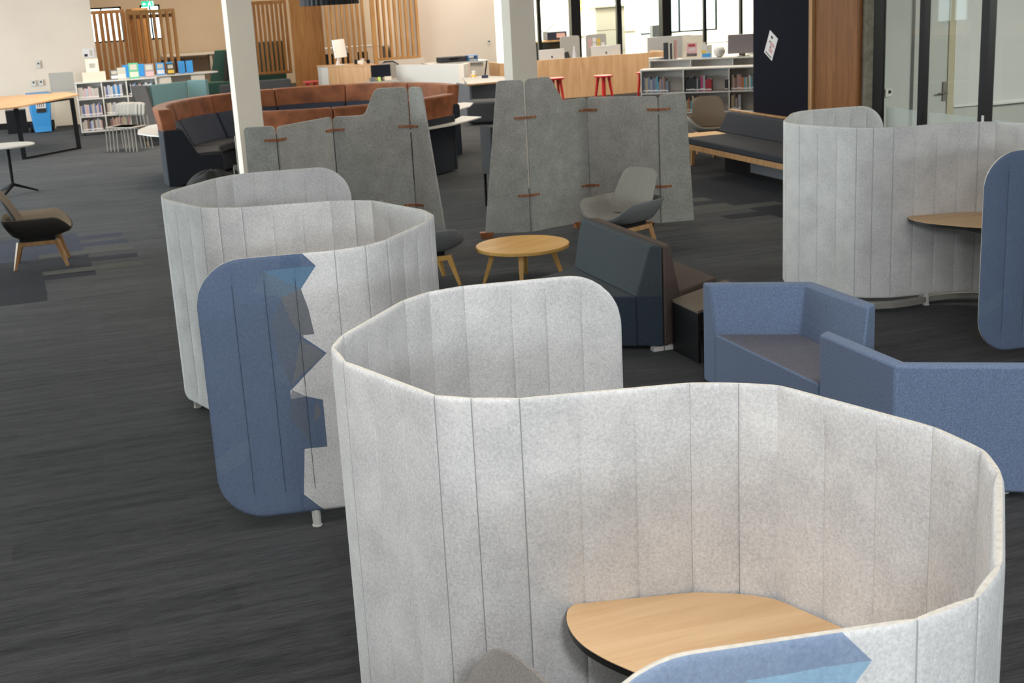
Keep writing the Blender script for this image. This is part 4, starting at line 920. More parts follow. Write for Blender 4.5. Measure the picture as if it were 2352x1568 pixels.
# standing table with trapezoid steel frame
t = thing('standing_table', 'tall oak-topped table on black sled frames beside the blue bin, left edge', 'table', (0, 0, 0))
pg = round_poly([(-3.2, 24.2), (-.62, 24.75), (.50, 27.05), (.30, 27.9), (-3.2, 28.6)], [.01, .05, .04, .04, .01])
b = B(); b.prism(pg, .965, .995); obj('tabletop', b, 'desk', t, bevel=.003)
def sled(p, q, w):
    b = B(); p, q = Vector(p), Vector(q)
    b.bar((p.x, p.y, .02), (q.x, q.y, .02), .06, .06, .035, .035); b.bar((p.x, p.y, 0), (p.x-w, p.y, .96), .05, .05, .085, .085, up=(1, 0, 0)); b.bar((q.x, q.y, 0), (q.x-w*.6, q.y, .96), .05, .05, .085, .085, up=(1, 0, 0)); b.bar((p.x-w, p.y, .95), (q.x-w*.6, q.y, .95), .06, .06, .03, .03)
    return b
obj('sled_frame', sled((-.62, 25.5), (.36, 26.55), .02), 'black', t); obj('sled_frame', sled((-2.9, 25.3), (-2.3, 27.8), -.02), 'black', t)
t = thing('pedestal_table', 'round white pedestal table with a black tripod base at the left edge', 'table', (-.72, 20.7, 0), 0)
b = B(); b.lathe([(0, .70), (.375, .70), (.39, .708), (.39, .722), (.38, .73), (0, .73)], 48); obj('tabletop', b, 'white', t, smooth=True)
b = B(); b.cyl((0, 0, .13), (0, 0, .70), .022, .032); obj('post', b, 'black', t, smooth=True)
for a in (245, 20, 130): c, s = math.cos(math.radians(a)), math.sin(math.radians(a)); b = B(); b.bar((0, 0, .15), (c*.36, s*.36, .012), .045, .024); obj('tripod_leg', b, 'black', t)
# stacked chairs
def stack_chair(label, loc, rz, group):
    t = thing('stacking_chair', label, 'chair', loc, rz, group)
    b = B(); bm = b.bm; G = []
    for i in range(7):
        v = i/6; rw = []
        for j in range(9):
            u = j/8*2-1; rw.append(bm.verts.new((u*.21, .20+.05*v-.05*u*u*-1*-1+0*.0, .62+.24*v-.03*abs(u)**4*v)))
        G.append(rw)
    for i in range(6):
        for j in range(8): bm.faces.new((G[i][j], G[i][j+1], G[i+1][j+1], G[i+1][j]))
    o = obj('backrest', b, 'stone', t, smooth=True); md = o.modifiers.new('s', 'SOLIDIFY'); md.thickness = .02
    b = B(); b.prism(rrect(-.21, .21, -.22, .2, .05), .425, .45); obj('seat', b, 'stone', t, bevel=.006)
    for sx in (-1, 1):
        b = B(); b.tube([(sx*.215, -.2, 0), (sx*.205, -.19, .42)], .011, 8); obj('leg', b, 'stone', t)
        b = B(); b.tube([(sx*.215, .26, 0), (sx*.205, .225, .43), (sx*.19, .235, .66)], .011, 8); obj('leg', b, 'stone', t)
    return t
sc = stack_chair('front chair of the nested stone-grey plastic chairs by the left bookcase', (1.14, 25.6, 0), math.radians(-42), 'nested stone-grey chairs')
for k in range(1, 4): dup(sc, (1.14+.06*k, 25.6-.07*k, 0), math.radians(-42), ('second', 'third', 'rear')[k-1]+' of the nested stone-grey plastic chairs by the left bookcase', 'nested stone-grey chairs')
# high-back teal booth sofa
t = thing('high_back_sofa', 'teal high-back sofa with grey outer side between the bookcase and banquette', 'sofa', (0, 0, 0))
b = B(); b.prism([(1.95, 28.1), (2.70, 28.55), (2.70, 28.65), (1.88, 28.17)], .25, 1.0); obj('inner_back', b, 'tealsofa', t, bevel=.01)
b = B(); b.prism([(2.70, 28.52), (3.05, 28.30), (3.12, 28.38), (2.72, 28.64)], .25, 1.02); obj('wing_panel', b, 'tealsofa', t, bevel=.01)
b = B(); b.prism([(1.80, 25.9), (1.90, 25.9), (1.95, 28.15), (1.86, 28.2)], .25, .55, top=[(1.80, 27.0), (1.90, 27.0), (1.95, 28.15), (1.86, 28.2)])
obj('arm_panel', b, 'tealsofa', t)
b = B(); b.prism([(1.52, 25.9), (1.80, 25.85), (1.86, 28.2), (1.58, 28.5)], .10, .30); b.prism([(1.60, 26.2), (1.85, 26.15), (1.88, 28.15), (1.6, 28.35)], .30, 1.0, top=[(1.53, 27.9), (1.80, 27.8), (1.88, 28.15), (1.55, 28.4)]); obj('outer_side', b, 'charcoal', t, bevel=.01)
b = B(); b.prism([(1.9, 26.6), (3.0, 26.9), (3.0, 28.3), (1.95, 28.1)], .22, .44); obj('seat', b, 'tealsofa', t, bevel=.02)
for x, y in ((1.60, 25.95), (1.86, 25.9), (2.95, 26.9)): b = B(); b.bar((x, y+.05, .24), (x, y-.05, 0), .05, .03); obj('leg', b, 'legwood', t)
# dark high-back chair
t = thing('wing_chair', 'dark green high-back wing chair beside the left column', 'armchair', (4.15, 35.0, 0), 0)
b = B(); b.prism([(-.30, -.1), (.35, -.1), (.35, 0.0), (-.30, 0)], .42, 1.34, top=[(-.02, .25), (.40, .25), (.40, .33), (-.02, .33)]); obj('backrest', b, 'green', t, bevel=.02)
b = B(); b.prism([(.0, -.55), (.08, -.55), (.40, .3), (.3, .3)], .42, 1.30, top=[(.22, .2), (.30, .2), (.42, .33), (.34, .33)]); obj('wing', b, 'blackfab', t, bevel=.01)
b = B(); b.prism(rrect(-.40, .32, -.5, .2, .05), .28, .58); obj('seat', b, 'green', t, bevel=.03)
for sx in (-.3, .25):
    for sy in (-.4, .1): b = B(); b.bar((sx, sy, .28), (sx*1.1, sy*1.1, 0), .045, .03); obj('leg', b, 'legwood', t)
# low grey sofas between the banquette and far seating
for nm_, x0, x1, y, z, lab in (('low_sofa', 3.42, 4.12, 29.0, .84, 'low charcoal sofa back seen left of the left column'), ('low_sofa', 4.25, 4.93, 28.9, .88, 'low charcoal sofa back seen just right of the left column')):
    t = thing(nm_, lab, 'sofa', (0, 0, 0)); b = B(); b.prism(rrect(x0, x1, y, y+.12, .03), .3, z); obj('backrest', b, 'charcoal', t, bevel=.02)
    b = B(); b.box(x0, x1, y+.12, y+.75, .12, .42); obj('seat', b, 'charcoal', t, bevel=.03)
    b = B(); b.box(x0+.05, x0+.1, y+.1, y+.7, 0, .12); b.box(x1-.1, x1-.05, y+.1, y+.7, 0, .12); obj('leg', b, 'alu', t)

# ------------------------------------------------------------------ timber slat screens
def slat_screen(label, x0, x1, y0, y1, z0, z1, n, sw=.045, sd=.09, base=False, top_h=.09, dark=False, wood='slat'):
    t = thing('slat_screen', label, 'timber screen', ((x0+x1)/2, (y0+y1)/2, 0)); ox, oy = (x0+x1)/2, (y0+y1)/2
    d = Vector((x1-x0, y1-y0)); ln = d.length; a = math.atan2(d.y, d.x); t.rotation_euler.z = a
    b = B(); b.box(-ln/2-.03, ln/2+.03, -sd/2-.01, sd/2+.01, z1, z1+top_h); obj('top_rail', b, wood, t)
    b = B(); b.box(-ln/2-.03, ln/2+.03, -sd/2-.01, sd/2+.01, z0-.05, z0); obj('bottom_rail', b, wood, t)
    for k in range(n):
        x = -ln/2+ln*k/(n-1) if n > 1 else 0
        b = B(); b.box(x-sw/2, x+sw/2, -sd/2, sd/2, z0, z1); obj('slat', b, wood, t)
        if dark and k < n-1:
            b = B(); b.box(x+ln/(n-1)*.28, x+ln/(n-1)*.72, -.01, .012, z1-.11, z1-.02); obj('spacer_block', b, 'veneer', t)
    return t
slat_screen('timber slat screen left of the exit sign, far left, its left part before bright windows', 1.15, 2.0, 36.0, 36.0, .05, 2.40, 7, .085, .16)
slat_screen('timber slat screen below the exit sign with small dark spacer blocks', 2.02, 3.13, 34.5, 34.6, .05, 2.36, 8, .065, .14, dark=True)
slat_screen('deep timber slat screen running back from the exit sign', 2.10, 2.75, 34.9, 38.5, .05, 2.40, 12, .09, .12)
slat_screen('timber slat screen in front of the green booth seat right of the left column', 5.08, 6.0, 35.0, 35.0, .72, 2.42, 9, .06, .12, wood='slatdark')
slat_screen('dense timber slat wall between the green booth and the reception pedestal', 5.88, 6.62, 33.5, 33.5, .05, 2.48, 15, .049, .10, wood='slatdark')
slat_screen('open timber slat screen behind the silver computer', 6.70, 7.62, 33.2, 33.2, .05, 2.46, 8, .055, .10)
slat_screen('timber slat screen standing on the half-height cream wall', 7.74, 8.86, 32.61, 32.61, .985, 2.46, 9, .055, .10)
t = thing('timber_post', 'square timber post between two slat screens behind the dark monitor', 'post', (7.70, 32.45, 0)); b = B(); b.box(-.05, .05, -.05, .05, 0, 2.55); obj('post', b, 'slat', t)
t = thing('booth_seat', 'green upholstered booth seat behind the timber slats', 'bench', (0, 0, 0))
b = B(); b.box(5.1, 6.0, 35.7, 35.85, .45, 1.47); obj('backrest', b, 'green', t, bevel=.02); b = B(); b.box(5.1, 6.0, 35.12, 35.7, .1, .48); obj('seat', b, 'green', t, bevel=.02)
b = B(); b.box(5.05, 6.05, 35.06, 35.12, .64, .70); obj('front_rail', b, 'slat', t)
# benches and black chairs glimpsed beyond the screens
t = thing('wall_counter', 'narrow white counter along the far beige wall', 'counter', (0, 0, 0)); b = B(); b.box(3.2, 5.0, 40.2, 40.9, 1.06, 1.11); obj('countertop', b, 'white', t)
b = B(); b.box(4.55, 4.62, 40.25, 40.85, 0, 1.06); b.box(3.2, 3.26, 40.25, 40.85, 0, 1.06); obj('leg', b, 'panelgrey', t)
t = thing('wall_counter', 'pale counter glimpsed through the slats behind the reception pedestal', 'counter', (0, 0, 0)); b = B(); b.box(6.6, 8.9, 36.0, 36.6, 1.12, 1.17); obj('countertop', b, 'white', t)
b = B(); b.box(6.6, 6.66, 36.0, 36.6, 0, 1.12); b.box(8.84, 8.9, 36.0, 36.6, 0, 1.12); obj('leg', b, 'panelgrey', t)
for x, y, lab in ((3.12, 38.6, 'black chair beyond the spacer-block slat screen, left of two'), (3.56, 38.9, 'black chair beyond the spacer-block slat screen, right of two'), (7.08, 35.3, 'black chair behind the slats near the computer, left of three'), (7.55, 35.3, 'black chair behind the slats near the computer, middle of three'), (8.02, 35.3, 'black chair behind the slats near the computer, right of three')):
    t = thing('office_chair', lab, 'chair', (x, y, 0)); b = B(); b.prism(rrect(-.14, .14, -.02, .02, .015), .55, 1.05); obj('backrest', b, 'blackfab', t); b = B(); b.box(-.2, .2, .02, .45, .45, .5); obj('seat', b, 'blackfab', t, bevel=.01)
    b = B(); b.cyl((0, .23, 0), (0, .23, .45), .03); obj('pedestal', b, 'black', t)
# exit sign
t = thing('exit_sign', 'green illuminated running-man exit sign hanging above the timber slats', 'exit sign', (2.50, 34.0, 2.585))
b = B(); b.box(-.145, .145, -.02, .02, -.065, .075); obj('sign_box', b, 'exit', t)
b = B(); b.box(-.01, .01, -.01, .01, .075, 2.0); obj('hanger_rod', b, 'alu', t)
b = B()
def xz(b, pts, y, th=.003, mi=0):
    a = [b.v((x, y, z)) for x, z in pts]; c = [b.v((x, y-th, z)) for x, z in pts]; b.f(a, mi); b.f(c[::-1], mi)
    for i in range(len(pts)): b.f((a[i], a[(i+1) % len(pts)], c[(i+1) % len(pts)], c[i]), mi)
xz(b, [(-.125, .005), (-.085, .04), (-.085, .018), (-.045, .018), (-.045, -.008), (-.085, -.008), (-.085, -.03)], -.0201)       # arrow
xz(b, [(.05+.014*math.cos(k*PI/5), .048+.014*math.sin(k*PI/5)) for k in range(10)], -.0201)                             # head
xz(b, [(.03, .032), (.055, .034), (.048, -.005), (.025, -.005)], -.0201)
xz(b, [(.028, .03), (.008, .012), (.012, .004), (.034, .018)], -.0201); xz(b, [(.052, .03), (.072, .012), (.080, .018), (.06, .036)], -.0201)
xz(b, [(.028, -.003), (.010, -.03), (-.008, -.03), (-.008, -.040), (.016, -.040), (.040, -.010)], -.0201); xz(b, [(.036, -.004), (.062, -.025), (.070, -.05), (.08, -.047), (.074, -.018), (.048, .002)], -.0201)
xz(b, [(.095, .06), (.13, .06), (.13, -.055), (.118, -.055), (.118, .048), (.095, .048)], -.0201)
obj('running_man_pictogram', b, 'exitw', t)
b = B(); b.box(.02, .06, -.02, .02, -.13, -.09); tag(obj('spot_lamp', b, 'exitw', loc=(2.56, 34.0, 2.585)), 'tiny bright lamp just under the exit sign', 'lamp')
# pendant lamp
t = thing('pendant_lamp', 'large black ribbed pendant lampshade cut off by the top of the photo', 'lamp', (4.10, 20.0, 2.46))
b = B(); n = 72; R = []
for r, z in ((.44, 0), (.42, .25), (.30, .50), (.06, .62), (.05, .62), (.28, .48), (.40, .24), (.425, .005)):
    R.append([b.v(((r*(1+(.012 if k % 2 else -.012)))*math.cos(2*PI*k/n), (r*(1+(.012 if k % 2 else -.012)))*math.sin(2*PI*k/n), z)) for k in range(n)])
for a_, c_ in zip(R, R[1:]+R[:1]):
    for k in range(n): b.f((a_[k], a_[(k+1) % n], c_[(k+1) % n], c_[k]))
obj('lamp_shade', b, 'black', t); b = B(); b.cyl((0, 0, .6), (0, 0, 2.14), .006); obj('cord', b, 'black', t)

# ------------------------------------------------------------------ reception
t = thing('reception_pedestal', 'pale timber reception pedestal with a white left edge carrying the silver computer', 'desk', (0, 0, 0))
b = B(); b.prism([(6.15, 30.75), (6.95, 29.95), (7.1, 30.0), (7.1, 31.0), (6.0, 31.3)], 0, .97); obj('timber_body', b, 'desk', t, bevel=.004)
b = B(); b.prism([(6.02, 30.95), (6.14, 30.76), (6.14, 31.2), (6.0, 31.28)], 0, .96); obj('end_panel', b, 'white', t)
b = B(); b.prism([(6.0, 30.93), (6.15, 30.72), (6.96, 29.92), (7.13, 29.98), (7.13, 31.02), (5.98, 31.33)], .9701, .99); obj('countertop', b, 'desk', t)
t = thing('desktop_computer', 'silver all-in-one computer seen side-on on the timber pedestal', 'computer', (6.52, 30.9, .991), math.radians(52))
b = B(); b.T = Matrix.Rotation(-.12, 4, 'X'); b.prism(rrect(-.30, .30, -.02, .015, .01), .16, .58); obj('display', b, 'alu', t, bevel=.006)
b = B(); b.bar((0, .02, .26), (0, .12, .008), .16, .16, .012, .012); b.box(-.09, .09, -.06, .14, 0.001, .008); obj('stand', b, 'alu', t)
t = thing('desk_torch', 'cream and chrome desk torch lying on the timber pedestal', 'torch', (6.78, 30.45, 1.05), math.radians(-20))
b = B(); b.lathe([(.0, 0), (.03, 0), (.055, .06), (.058, .13), (.04, .14), (0, .14)], 20); o = obj('torch_body', b, 'skin', t, smooth=True); o.rotation_euler.y = PI/2+.25
b = B(); b.lathe([(.0, 0), (.05, 0), (.06, .03), (.045, .06), (0, .06)], 20); o = obj('torch_head', b, 'black', t, smooth=True); o.location = (-.06, 0, .012); o.rotation_euler.y = PI/2+.25
b = B(); b.lathe([(0, 0), (.038, 0), (.045, .12), (.04, .122), (0, .11)], 20); tag(obj('paper_cup', b, 'white', loc=(6.93, 30.55, .991), smooth=True), 'white cup on the timber pedestal right of the torch', 'cup')
b = B(); bmesh.ops.create_icosphere(b.bm, subdivisions=2, radius=.05); tag(obj('tape_dispenser', b, 'black', loc=(7.05, 30.5, 1.04)), 'small black tape dispenser at the right end of the timber pedestal', 'tape dispenser')
t = thing('reception_counter', 'white reception counter with a vertical side panel below the black printer', 'counter', (0, 0, 0))
b = B(); b.prism([(7.36, 29.15), (8.5, 27.72), (8.62, 27.80), (7.5, 29.28)], 0, .985); obj('front_panel', b, 'white', t, bevel=.004)
b = B(); b.prism([(8.5, 27.70), (8.78, 28.1), (8.7, 28.16), (8.42, 27.82)], .0, .988); obj('side_panel', b, 'cream', t, bevel=.004)
b = B(); b.prism([(7.5, 29.28), (8.62, 27.85), (9.0, 28.3), (7.9, 29.9)], .68, .71); obj('worktop', b, 'oak', t)
t = thing('work_desk', 'grey desk with a timber edge carrying the telephone, right of the white counter', 'desk', (0, 0, 0))
b = B(); b.prism([(7.92, 25.6), (9.2, 25.6), (9.2, 26.9), (8.9, 27.7), (8.4, 27.5)], .70, .715); obj('desktop', b, 'panelgrey', t)
b = B(); b.box(7.90, 9.2, 25.585, 25.605, .685, .716); obj('timber_edge', b, 'legwood', t)
b = B(); b.box(8.0, 9.2, 25.9, 25.93, .05, .685); b.box(7.98, 8.02, 25.7, 26.6, 0, .685); obj('modesty_panel', b, 'deskgrey', t)
t = thing('ottoman', 'charcoal square ottoman in front of the grey desk', 'ottoman', (8.02, 24.75, 0), math.radians(-25))
b = B(); b.prism(rrect(-.36, .36, -.34, .34, .06), .04, .45); obj('cushion', b, 'charcoal', t, bevel=.05, seg=4); b = B(); b.prism(rrect(-.3, .3, -.28, .28, .04), 0, .04); obj('plinth', b, 'black', t)
t = thing('printer', 'flat dark grey printer on the ledge behind the white counter', 'printer', (9.25, 31.1, .86))
b = B(); b.box(-.33, .33, -.2, .2, 0, .12); b.box(-.30, .30, -.22, -.2, .02, .05); obj('body', b, 'charcoal', t, bevel=.01); b = B(); b.box(-.1, .1, -.225, -.2, .06, .1); obj('control_panel', b, 'black', t)
t = thing('back_counter', 'cream counter along the back wall under the printer', 'counter', (0, 0, 0)); b = B(); b.box(8.6, 10.1, 30.8, 31.5, .82, .858); obj('countertop', b, 'white', t); b = B(); b.box(8.7, 10.0, 30.95, 31.5, 0, .82); obj('cabinet', b, 'whitepaint', t)
t = thing('letter_tray', 'blue and cream letter tray right of the printer', 'tray', (9.72, 31.0, .859)); b = B()
for z in (.0, .06, .12): b.box(-.12, .12, -.15, .15, z, z+.008)
b.box(-.12, -.11, -.15, .15, 0, .13); b.box(.11, .12, -.15, .15, 0, .13); obj('tray', b, 'binblue', t); b = B(); b.box(-.1, .1, -.13, .13, .01, .04); obj('papers', b, 'box', t)
t = thing('desk_telephone', 'black upright telephone handset on the grey desk', 'telephone', (8.72, 26.95, .716), math.radians(-20)); b = B(); b.bar((0, 0, .0), (.07, 0, .36), .05, .06, .03, .03); obj('handset', b, 'black', t, bevel=.006); b = B(); b.box(-.06, .08, -.05, .05, 0, .06); obj('base', b, 'laptop', t, bevel=.006)
t = thing('pen_pot', 'white and yellow pot beside the telephone', 'pot', (8.55, 27.15, .716)); b = B(); b.lathe([(0, 0), (.04, 0), (.045, .15), (0, .14)], 20); obj('pot', b, 'white', t, smooth=True); b = B(); b.lathe([(.0415, .02), (.0465, .07)], 20); obj('yellow_band', b, 'yellow', t)
t = thing('monitor', 'black monitor seen from behind between the pedestal and the white counter', 'monitor', (6.96, 28.96, .0)); b = B(); b.T = Matrix.Rotation(-.06, 4, 'Z'); b.box(-.22, .22, -.015, .02, .76, 1.03); obj('display', b, 'screenblk', t, bevel=.004); b = B(); b.box(-.03, .03, .02, .04, .70, .85); b.box(-.1, .1, -.05, .1, .695, .70); obj('stand', b, 'black', t)
t = thing('low_worktop', 'grey worktop with papers between the pedestal and white counter', 'desk', (0, 0, 0)); b = B(); b.box(6.6, 7.28, 28.6, 29.05, .66, .69); obj('desktop', b, 'panelgrey', t); b = B(); b.box(6.65, 7.2, 29.0, 29.04, 0, .66); obj('panel', b, 'deskgrey', t)
t = thing('mesh_office_chair', 'black-framed mesh office chair behind the white counter', 'chair', (7.55, 30.55, 0), 0)
b = B(); b.box(-.2, .2, -.01, .01, .62, .97); obj('mesh_back', b, 'panelgrey', t); b = B(); b.tube([(-.22, 0, .6), (-.22, 0, .93), (-.1, 0, 1.0), (.1, 0, 1.0), (.22, 0, .93), (.22, 0, .6)], .018, 8); obj('back_frame', b, 'black', t); b = B(); b.box(-.24, .24, .0, .45, .45, .52); obj('seat', b, 'blackfab', t, bevel=.02); b = B(); b.cyl((0, .22, .05), (0, .22, .45), .03); b.box(-.28, .28, .19, .25, 0, .05); b.box(-.03, .03, -.05, .5, 0, .05); obj('pedestal', b, 'black', t)
for x, y, m, w, lab in ((6.72, 28.78, 'deskgrey', .12, 'small grey box on the worktop left of the green item'), (6.86, 28.74, 'lime', .06, 'little lime green packet on the worktop'), (7.06, 28.76, 'box', .15, 'crumpled cream paper bag on the worktop')):
    b = B(); b.box(-w/2, w/2, -.05, .05, 0, .09); tag(obj('small_box', b, m, loc=(x, y, .691), bevel=.01), lab, 'box')
# timber front reception desk, computers, stools
t = thing('reception_desk', 'long pale timber reception desk front behind the red stools', 'desk', (0, 0, 0))
b = B(); b.box(9.6, 13.72, 28.5, 28.55, 0, .90); obj('timber_front', b, 'desk', t, bevel=.003); b = B(); b.box(9.7, 13.67, 28.56, 29.3, .70, .735); obj('desktop', b, 'white', t); b = B(); b.box(9.6, 9.64, 28.56, 29.3, 0, .90); b.box(13.68, 13.72, 28.56, 29.3, 0, .9); obj('end_panel', b, 'desk', t)
def imac(x, y, w, lab):
    t = thing('desktop_computer', lab, 'computer', (x, y, .736)); b = B(); b.prism(rrect(-w/2, w/2, -.012, .012, .008), .06, .375); dsp = obj('display', b, 'alu', t, bevel=.008); b = B(); b.bar((0, .0, .2), (0, .1, 0), .14, .14, .01, .01); b.box(-.09, .09, -.02, .14, 0, .008); obj('stand', b, 'alu', t)
    b = B(); pts = [(-.0, .022), (.012, .026), (.022, .016), (.018, .006), (.022, -.006), (.012, -.024), (.0, -.02), (-.012, -.024), (-.022, -.004), (-.02, .018), (-.01, .026)]
    xz(b, [(p, q+.20) for p, q in pts], -.0121, .001); xz(b, [(.0, .23), (.012, .245), (.010, .232)], -.0121, .001); obj('fruit_logo', b, 'ink', dsp)
imac(10.98, 28.82, .62, 'silver computer at the left of the reception desk, only its top showing')
imac(12.37, 28.9, .74, 'silver computer at the right of the reception desk'); 
for lab, x, y, z0, r, m in (('clear spray bottle on the reception desk between the computers', 11.57, 28.9, .736, .045, 'bottle'),):
    b = B(); b.lathe([(0, 0), (r, 0), (r, .22), (.018, .33), (.018, .40), (0, .40)], 20); tag(obj('spray_bottle', b, m, loc=(x, y, z0), smooth=True), lab, 'bottle')
t = thing('phone_stand', 'dark tablet stand right of the left silver computer', 'stand', (11.38, 28.95, .736), math.radians(-15)); b = B(); b.bar((0, 0, .28), (.08, .0, 0), .02, .02, .12, .12); obj('stand', b, 'charcoal', t)
for lab, x0, x1, y, m in (('grey rounded desk partition behind the left silver computer', 11.66, 12.15, 30.0, 'panelgrey'), ('grey desk partition with pinned notes behind the right silver computer', 12.32, 12.85, 30.0, 'panelgrey')):
    t = thing('desk_partition', lab, 'partition', (0, 0, 0)); b = B(); b.vpanel((x0, y), (1, 0), (0, -1), round_poly([(0, 0.0), (x1-x0, 0), (x1-x0, 1.33), (0, 1.33)], [0, 0, .06, .06]), .04); obj('fabric_panel', b, m, t)
    if x0 > 12.2:
        for k in range(7): b = B(); b.box(x0+.06+.11*(k % 4), x0+.15+.11*(k % 4), y-.024, y-.021, 1.0+.12*(k//4)+.03*(k % 2), 1.1+.12*(k//4)+.03*(k % 2)); obj('pinned_note', b, ('pinkink', 'paper', 'yellow', 'paper')[k % 4], t)
b = B(); b.box(14.1, 15.3, 30.3, 30.36, 0, 1.15); tag(obj('desk_partition', b, 'whiteboard'), 'long white low partition behind the right end of the reception desk', 'partition')
b = B(); b.box(-.08, .08, -.05, .05, 0, .05); tag(obj('hole_punch', b, 'black', loc=(13.55, 28.9, .9-.16), bevel=.02), 'black desk tool at the right end of the reception desk', 'desk tool')
def stool(x, y, h, lab, m='red', r=.2, rz=0):
    t = thing('bar_stool', lab, 'stool', (x, y, 0), rz, 'red stools'); b = B(); b.lathe([(0, h-.035), (r*.95, h-.035), (r, h-.02), (r, h-.008), (r*.96, h), (0, h)], 32); obj('seat', b, m, t, smooth=True)
    for k in range(4): a = PI/4+k*PI/2; c, s = math.cos(a), math.sin(a); b = B(); b.bar((c*r*.55, s*r*.55, h-.036), (c*r*.98, s*r*.98, 0), .05, .03); obj('leg', b, 'red', t)
stool(10.25, 26.75, .62, 'red stool left in front of the timber reception desk, half hidden by the screen')
stool(11.22, 26.4, .62, 'red stool in the middle of the timber reception desk front', r=.21, rz=.3)
stool(11.95, 25.9, .66, 'red stool at the far right, only one leg showing beside the bookcase', r=.17)
stool(5.88, 31.6, .62, 'coral red round stool left of the pale timber pedestal, further from it', 'pink', .21); stool(6.13, 30.1, .57, 'coral red round stool nearest the pale timber pedestal', 'pink', .2)
# office interior seen through the glazing
t = thing('noticeboard', 'colourful notices pinned in the office behind the column', 'noticeboard', (13.2, 36.94, 0)); b = B(); b.box(.9, 2.0, -.01, .03, 1.0, 2.6); obj('board', b, 'cream', t)
for x0, x1, z0, z1, m in ((1.55, 1.9, 1.9, 2.05, 'yellow'), (1.55, 1.9, 1.72, 1.85, 'yellow'), (1.55, 1.75, 1.3, 1.62, 'lime'), (1.0, 1.35, 1.45, 1.85, 'paper'), (1.8, 1.92, 1.35, 1.55, 'pinkink')): b = B(); b.box(x0, x1, -.014, -.0101, z0, z1); obj('notice', b, m, t)
t = thing('office_worktop', 'dark worktop in the office behind the left computer', 'desk', (0, 0, 0)); b = B(); b.box(12.1, 13.6, 33.4, 34.1, 1.05, 1.09); obj('desktop', b, 'legwood', t); b = B(); b.box(12.15, 13.55, 33.5, 34.05, 0, 1.049); obj('cabinet', b, 'black', t)
t = thing('storage_crate', 'navy blue crate with a raised lid on the office worktop', 'crate', (12.95, 33.7, 1.091)); b = B(); b.box(-.28, .28, -.18, .18, 0, .22); obj('body', b, 'laptop', t, bevel=.01); b = B(); b.bar((-.28, .1, .22), (.05, .1, .48), .34, .34, .02, .02); obj('lid', b, 'deskgrey', t); b = B(); b.box(-.02, .22, -.19, -.181, .06, .18); obj('label', b, 'pinkink', t)
t = thing('filing_cabinet', 'pale grey tall office cabinet behind the reception glazing', 'cabinet', (14.8, 34.2, 0)); b = B(); b.box(-.44, .44, 0, .45, 0, 1.85); obj('body', b, 'silvergrey', t, bevel=.01)
for z0, z1 in ((.1, .65), (.67, 1.22), (1.24, 1.8)): b = B(); b.box(-.42, .42, -.015, -.001, z0, z1); obj('drawer', b, 'silvergrey', t)
b = B(); b.box(-.5, .5, -.06, .5, 1.85, 1.9); obj('top', b, 'silvergrey', t)
t = thing('whiteboard', 'framed board on the office back wall right of the cabinet', 'whiteboard', (16.3, 36.95, 0)); b = B(); b.box(-.5, .5, -.02, 0, 1.1, 2.0); obj('board', b, 'paper', t); b = B(); b.box(-.54, -.5, -.03, 0, 1.06, 2.04); b.box(.5, .54, -.03, 0, 1.06, 2.04); b.box(-.5, .5, -.03, 0, 2.0, 2.04); b.box(-.5, .5, -.03, 0, 1.06, 1.1); obj('frame', b, 'silvergrey', t)
t = thing('office_desk', 'white office desk in front of the bright window', 'desk', (0, 0, 0)); b = B(); b.box(16.2, 19.0, 33.4, 34.1, .72, .75); obj('desktop', b, 'white', t); b = B(); b.box(16.25, 16.3, 33.45, 34.05, 0, .72); b.box(18.9, 18.95, 33.45, 34.05, 0, .72); obj('leg', b, 'white', t)

# ------------------------------------------------------------------ right bookcases
R1 = (10.67, 23.30); ra = math.radians(-34); cr, sr = math.cos(ra), math.sin(ra)
bookcase('bookcase', 'low white bookcase nearest the navy pinboard, two tiers of books', (*R1, 0), ra, [.82, .86, .86], [.46], .42, .90, .06, group='white bookcases behind the right folding screen', castors=False)
R2 = (11.63, 24.96)
bookcase('bookcase', 'white bookcase behind the nearer right one, carrying the display board and monitor', (*R2, 0), ra, [.85, .85, .85, .5], [.5], .42, .96, .06, group='white bookcases behind the right folding screen', castors=False)
labR = ('left', 'middle', 'right')
for c, (x0, x1, pal, g0) in enumerate(((.04, .56, [6, 3, 17, 12, 2, 5, 8, 16], 0), (.86, 1.35, [11, 10, 9, 6, 14, 10, 0, 11], 0), (1.72, 2.34, [11, 8, 5, 12, 12, 16, 4, 15, 13, 15], 0))):
    row(R1, ra, x0, x1, .461, pal, 'book, low right bookcase, %s upper cell' % labR[c], 'books in the %s upper cell of the low right bookcase' % labR[c], .20, .30, .2, .022, .045)
row(R1, ra, 1.60, 1.67, .461, [11, 8, 4], 'slim book, low right bookcase, end of middle upper cell', 'slim books ending the middle upper cell', .2, .26, .2, .018, .025)
row(R1, ra, .86, 1.50, .086, [8, 13, 16, 11, 12], 'book behind the lounge chair, middle bottom cell', 'books in the middle bottom cell of the low right bookcase', .2, .30, .2)
row(R1, ra, 1.72, 1.92, .086, [8, 16, 6, 4], 'book beside the lounge chair, right bottom cell', 'books in the right bottom cell of the low right bookcase', .22, .3, .2)
def onR2(u, v, z=.961): return (R2[0]+cr*u-sr*v, R2[1]+sr*u+cr*v, z)
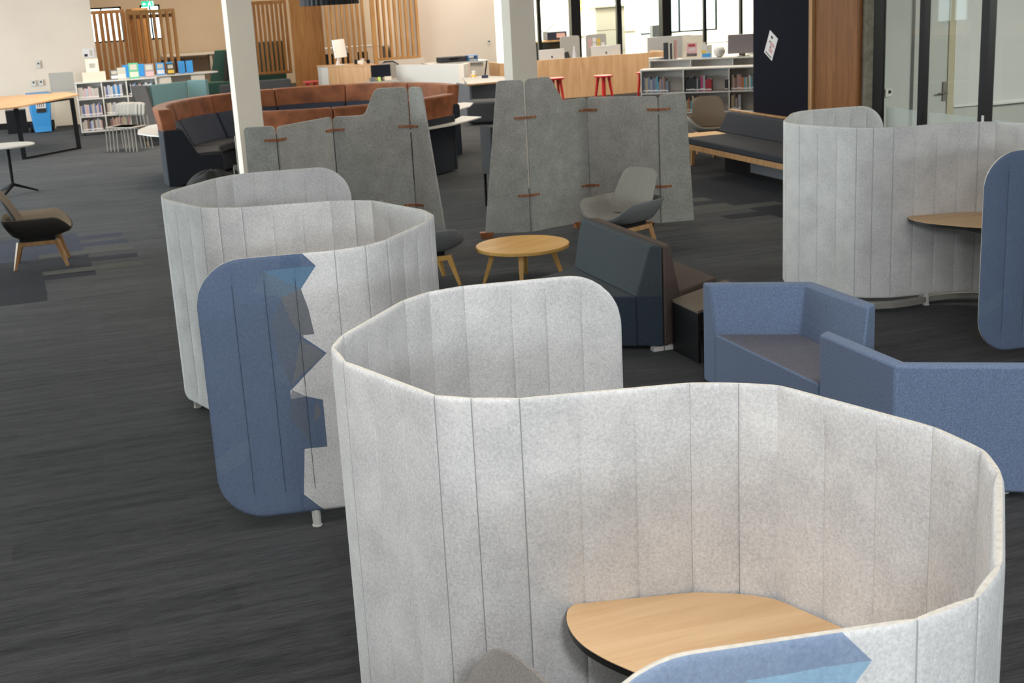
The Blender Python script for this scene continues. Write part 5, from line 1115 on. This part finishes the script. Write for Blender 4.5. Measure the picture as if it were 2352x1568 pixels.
for u, w, m, h, lab in ((.30, .09, 11, .33, 'black'), (.40, .035, 0, .32, 'cream'), (.44, .035, 11, .32, 'thin black'), (.48, .03, 4, .32, 'pale'), (.515, .04, 5, .38, 'brown')):
    b = B(); b.box(0, w, 0, .22, 0, h); o = obj('binder', b, BM[m], loc=onR2(u, .02), rz=ra, bevel=.002); tag(o, '%s upright binder in the row on the rear right bookcase' % lab, 'binder', 'upright binders on the rear right bookcase')
picture('display_board', 'cream display board with a red and white poster on the rear right bookcase', 'display board', onR2(.88, .08), .42, .46, [(-.28, .22, .08, .68, 'pinkink'), (-.2, .14, .5, .62, 'red'), (-.15, .12, .34, .46, 'paper'), (-.28, .22, .08, .22, 'deskgrey')], rz=ra)
picture('leaflet_holder', 'small leaflet holder with a yellow and blue leaflet right of the display board', 'leaflet holder', onR2(1.17, .05), .22, .26, [(-.4, .4, .05, .35, 'binblue'), (-.45, -.05, .35, .6, 'yellow'), (.0, .4, .4, .9, 'silvergrey')], rz=ra, base='white')
b = B(); b.lathe([(0, 0), (.14, 0), (.17, .03), (.15, .035), (0, .02)], 28); tag(obj('plate', b, 'white', loc=onR2(.12, .2), smooth=True), 'white dish at the left end of the rear right bookcase', 'dish')
t = thing('monitor', 'grey monitor back standing on the rear right bookcase by the navy pinboard', 'monitor', onR2(1.90, .2), ra+.25); b = B(); b.T = Matrix.Rotation(.1, 4, 'X'); b.box(-.32, .32, -.015, .02, .06, .44); obj('display', b, 'mauve', t, bevel=.006); b = B(); b.box(-.04, .04, .0, .03, 0, .2); b.box(-.12, .12, -.08, .1, 0, .01); obj('stand', b, 'metal', t)
b = B(); bmesh.ops.create_uvsphere(b.bm, u_segments=20, v_segments=12, radius=.12); tag(obj('glass_bowl', b, 'white', loc=onR2(1.42, .15, 1.08), smooth=True), 'round white bowl between the leaflet holder and the grey monitor', 'bowl')
b = B(); b.lathe([(0, 0), (.08, 0), (.08, .20), (.03, .26), (.03, .3), (0, .3)], 20); tag(obj('hand_gel_bottle', b, 'white', loc=onR2(1.10, .30), smooth=True), 'white pump bottle behind the display board', 'bottle')
t = thing('speaker', 'dark speaker box standing in the office behind the display board', 'speaker', (15.95, 33.75, .751)); b = B(); b.box(-.14, .14, -.1, .1, 0, .55); obj('cabinet', b, 'deskgrey', t, bevel=.005); b = B(); b.cyl((0, -.1, .18), (0, -.108, .18), .07); obj('driver', b, 'black', t)
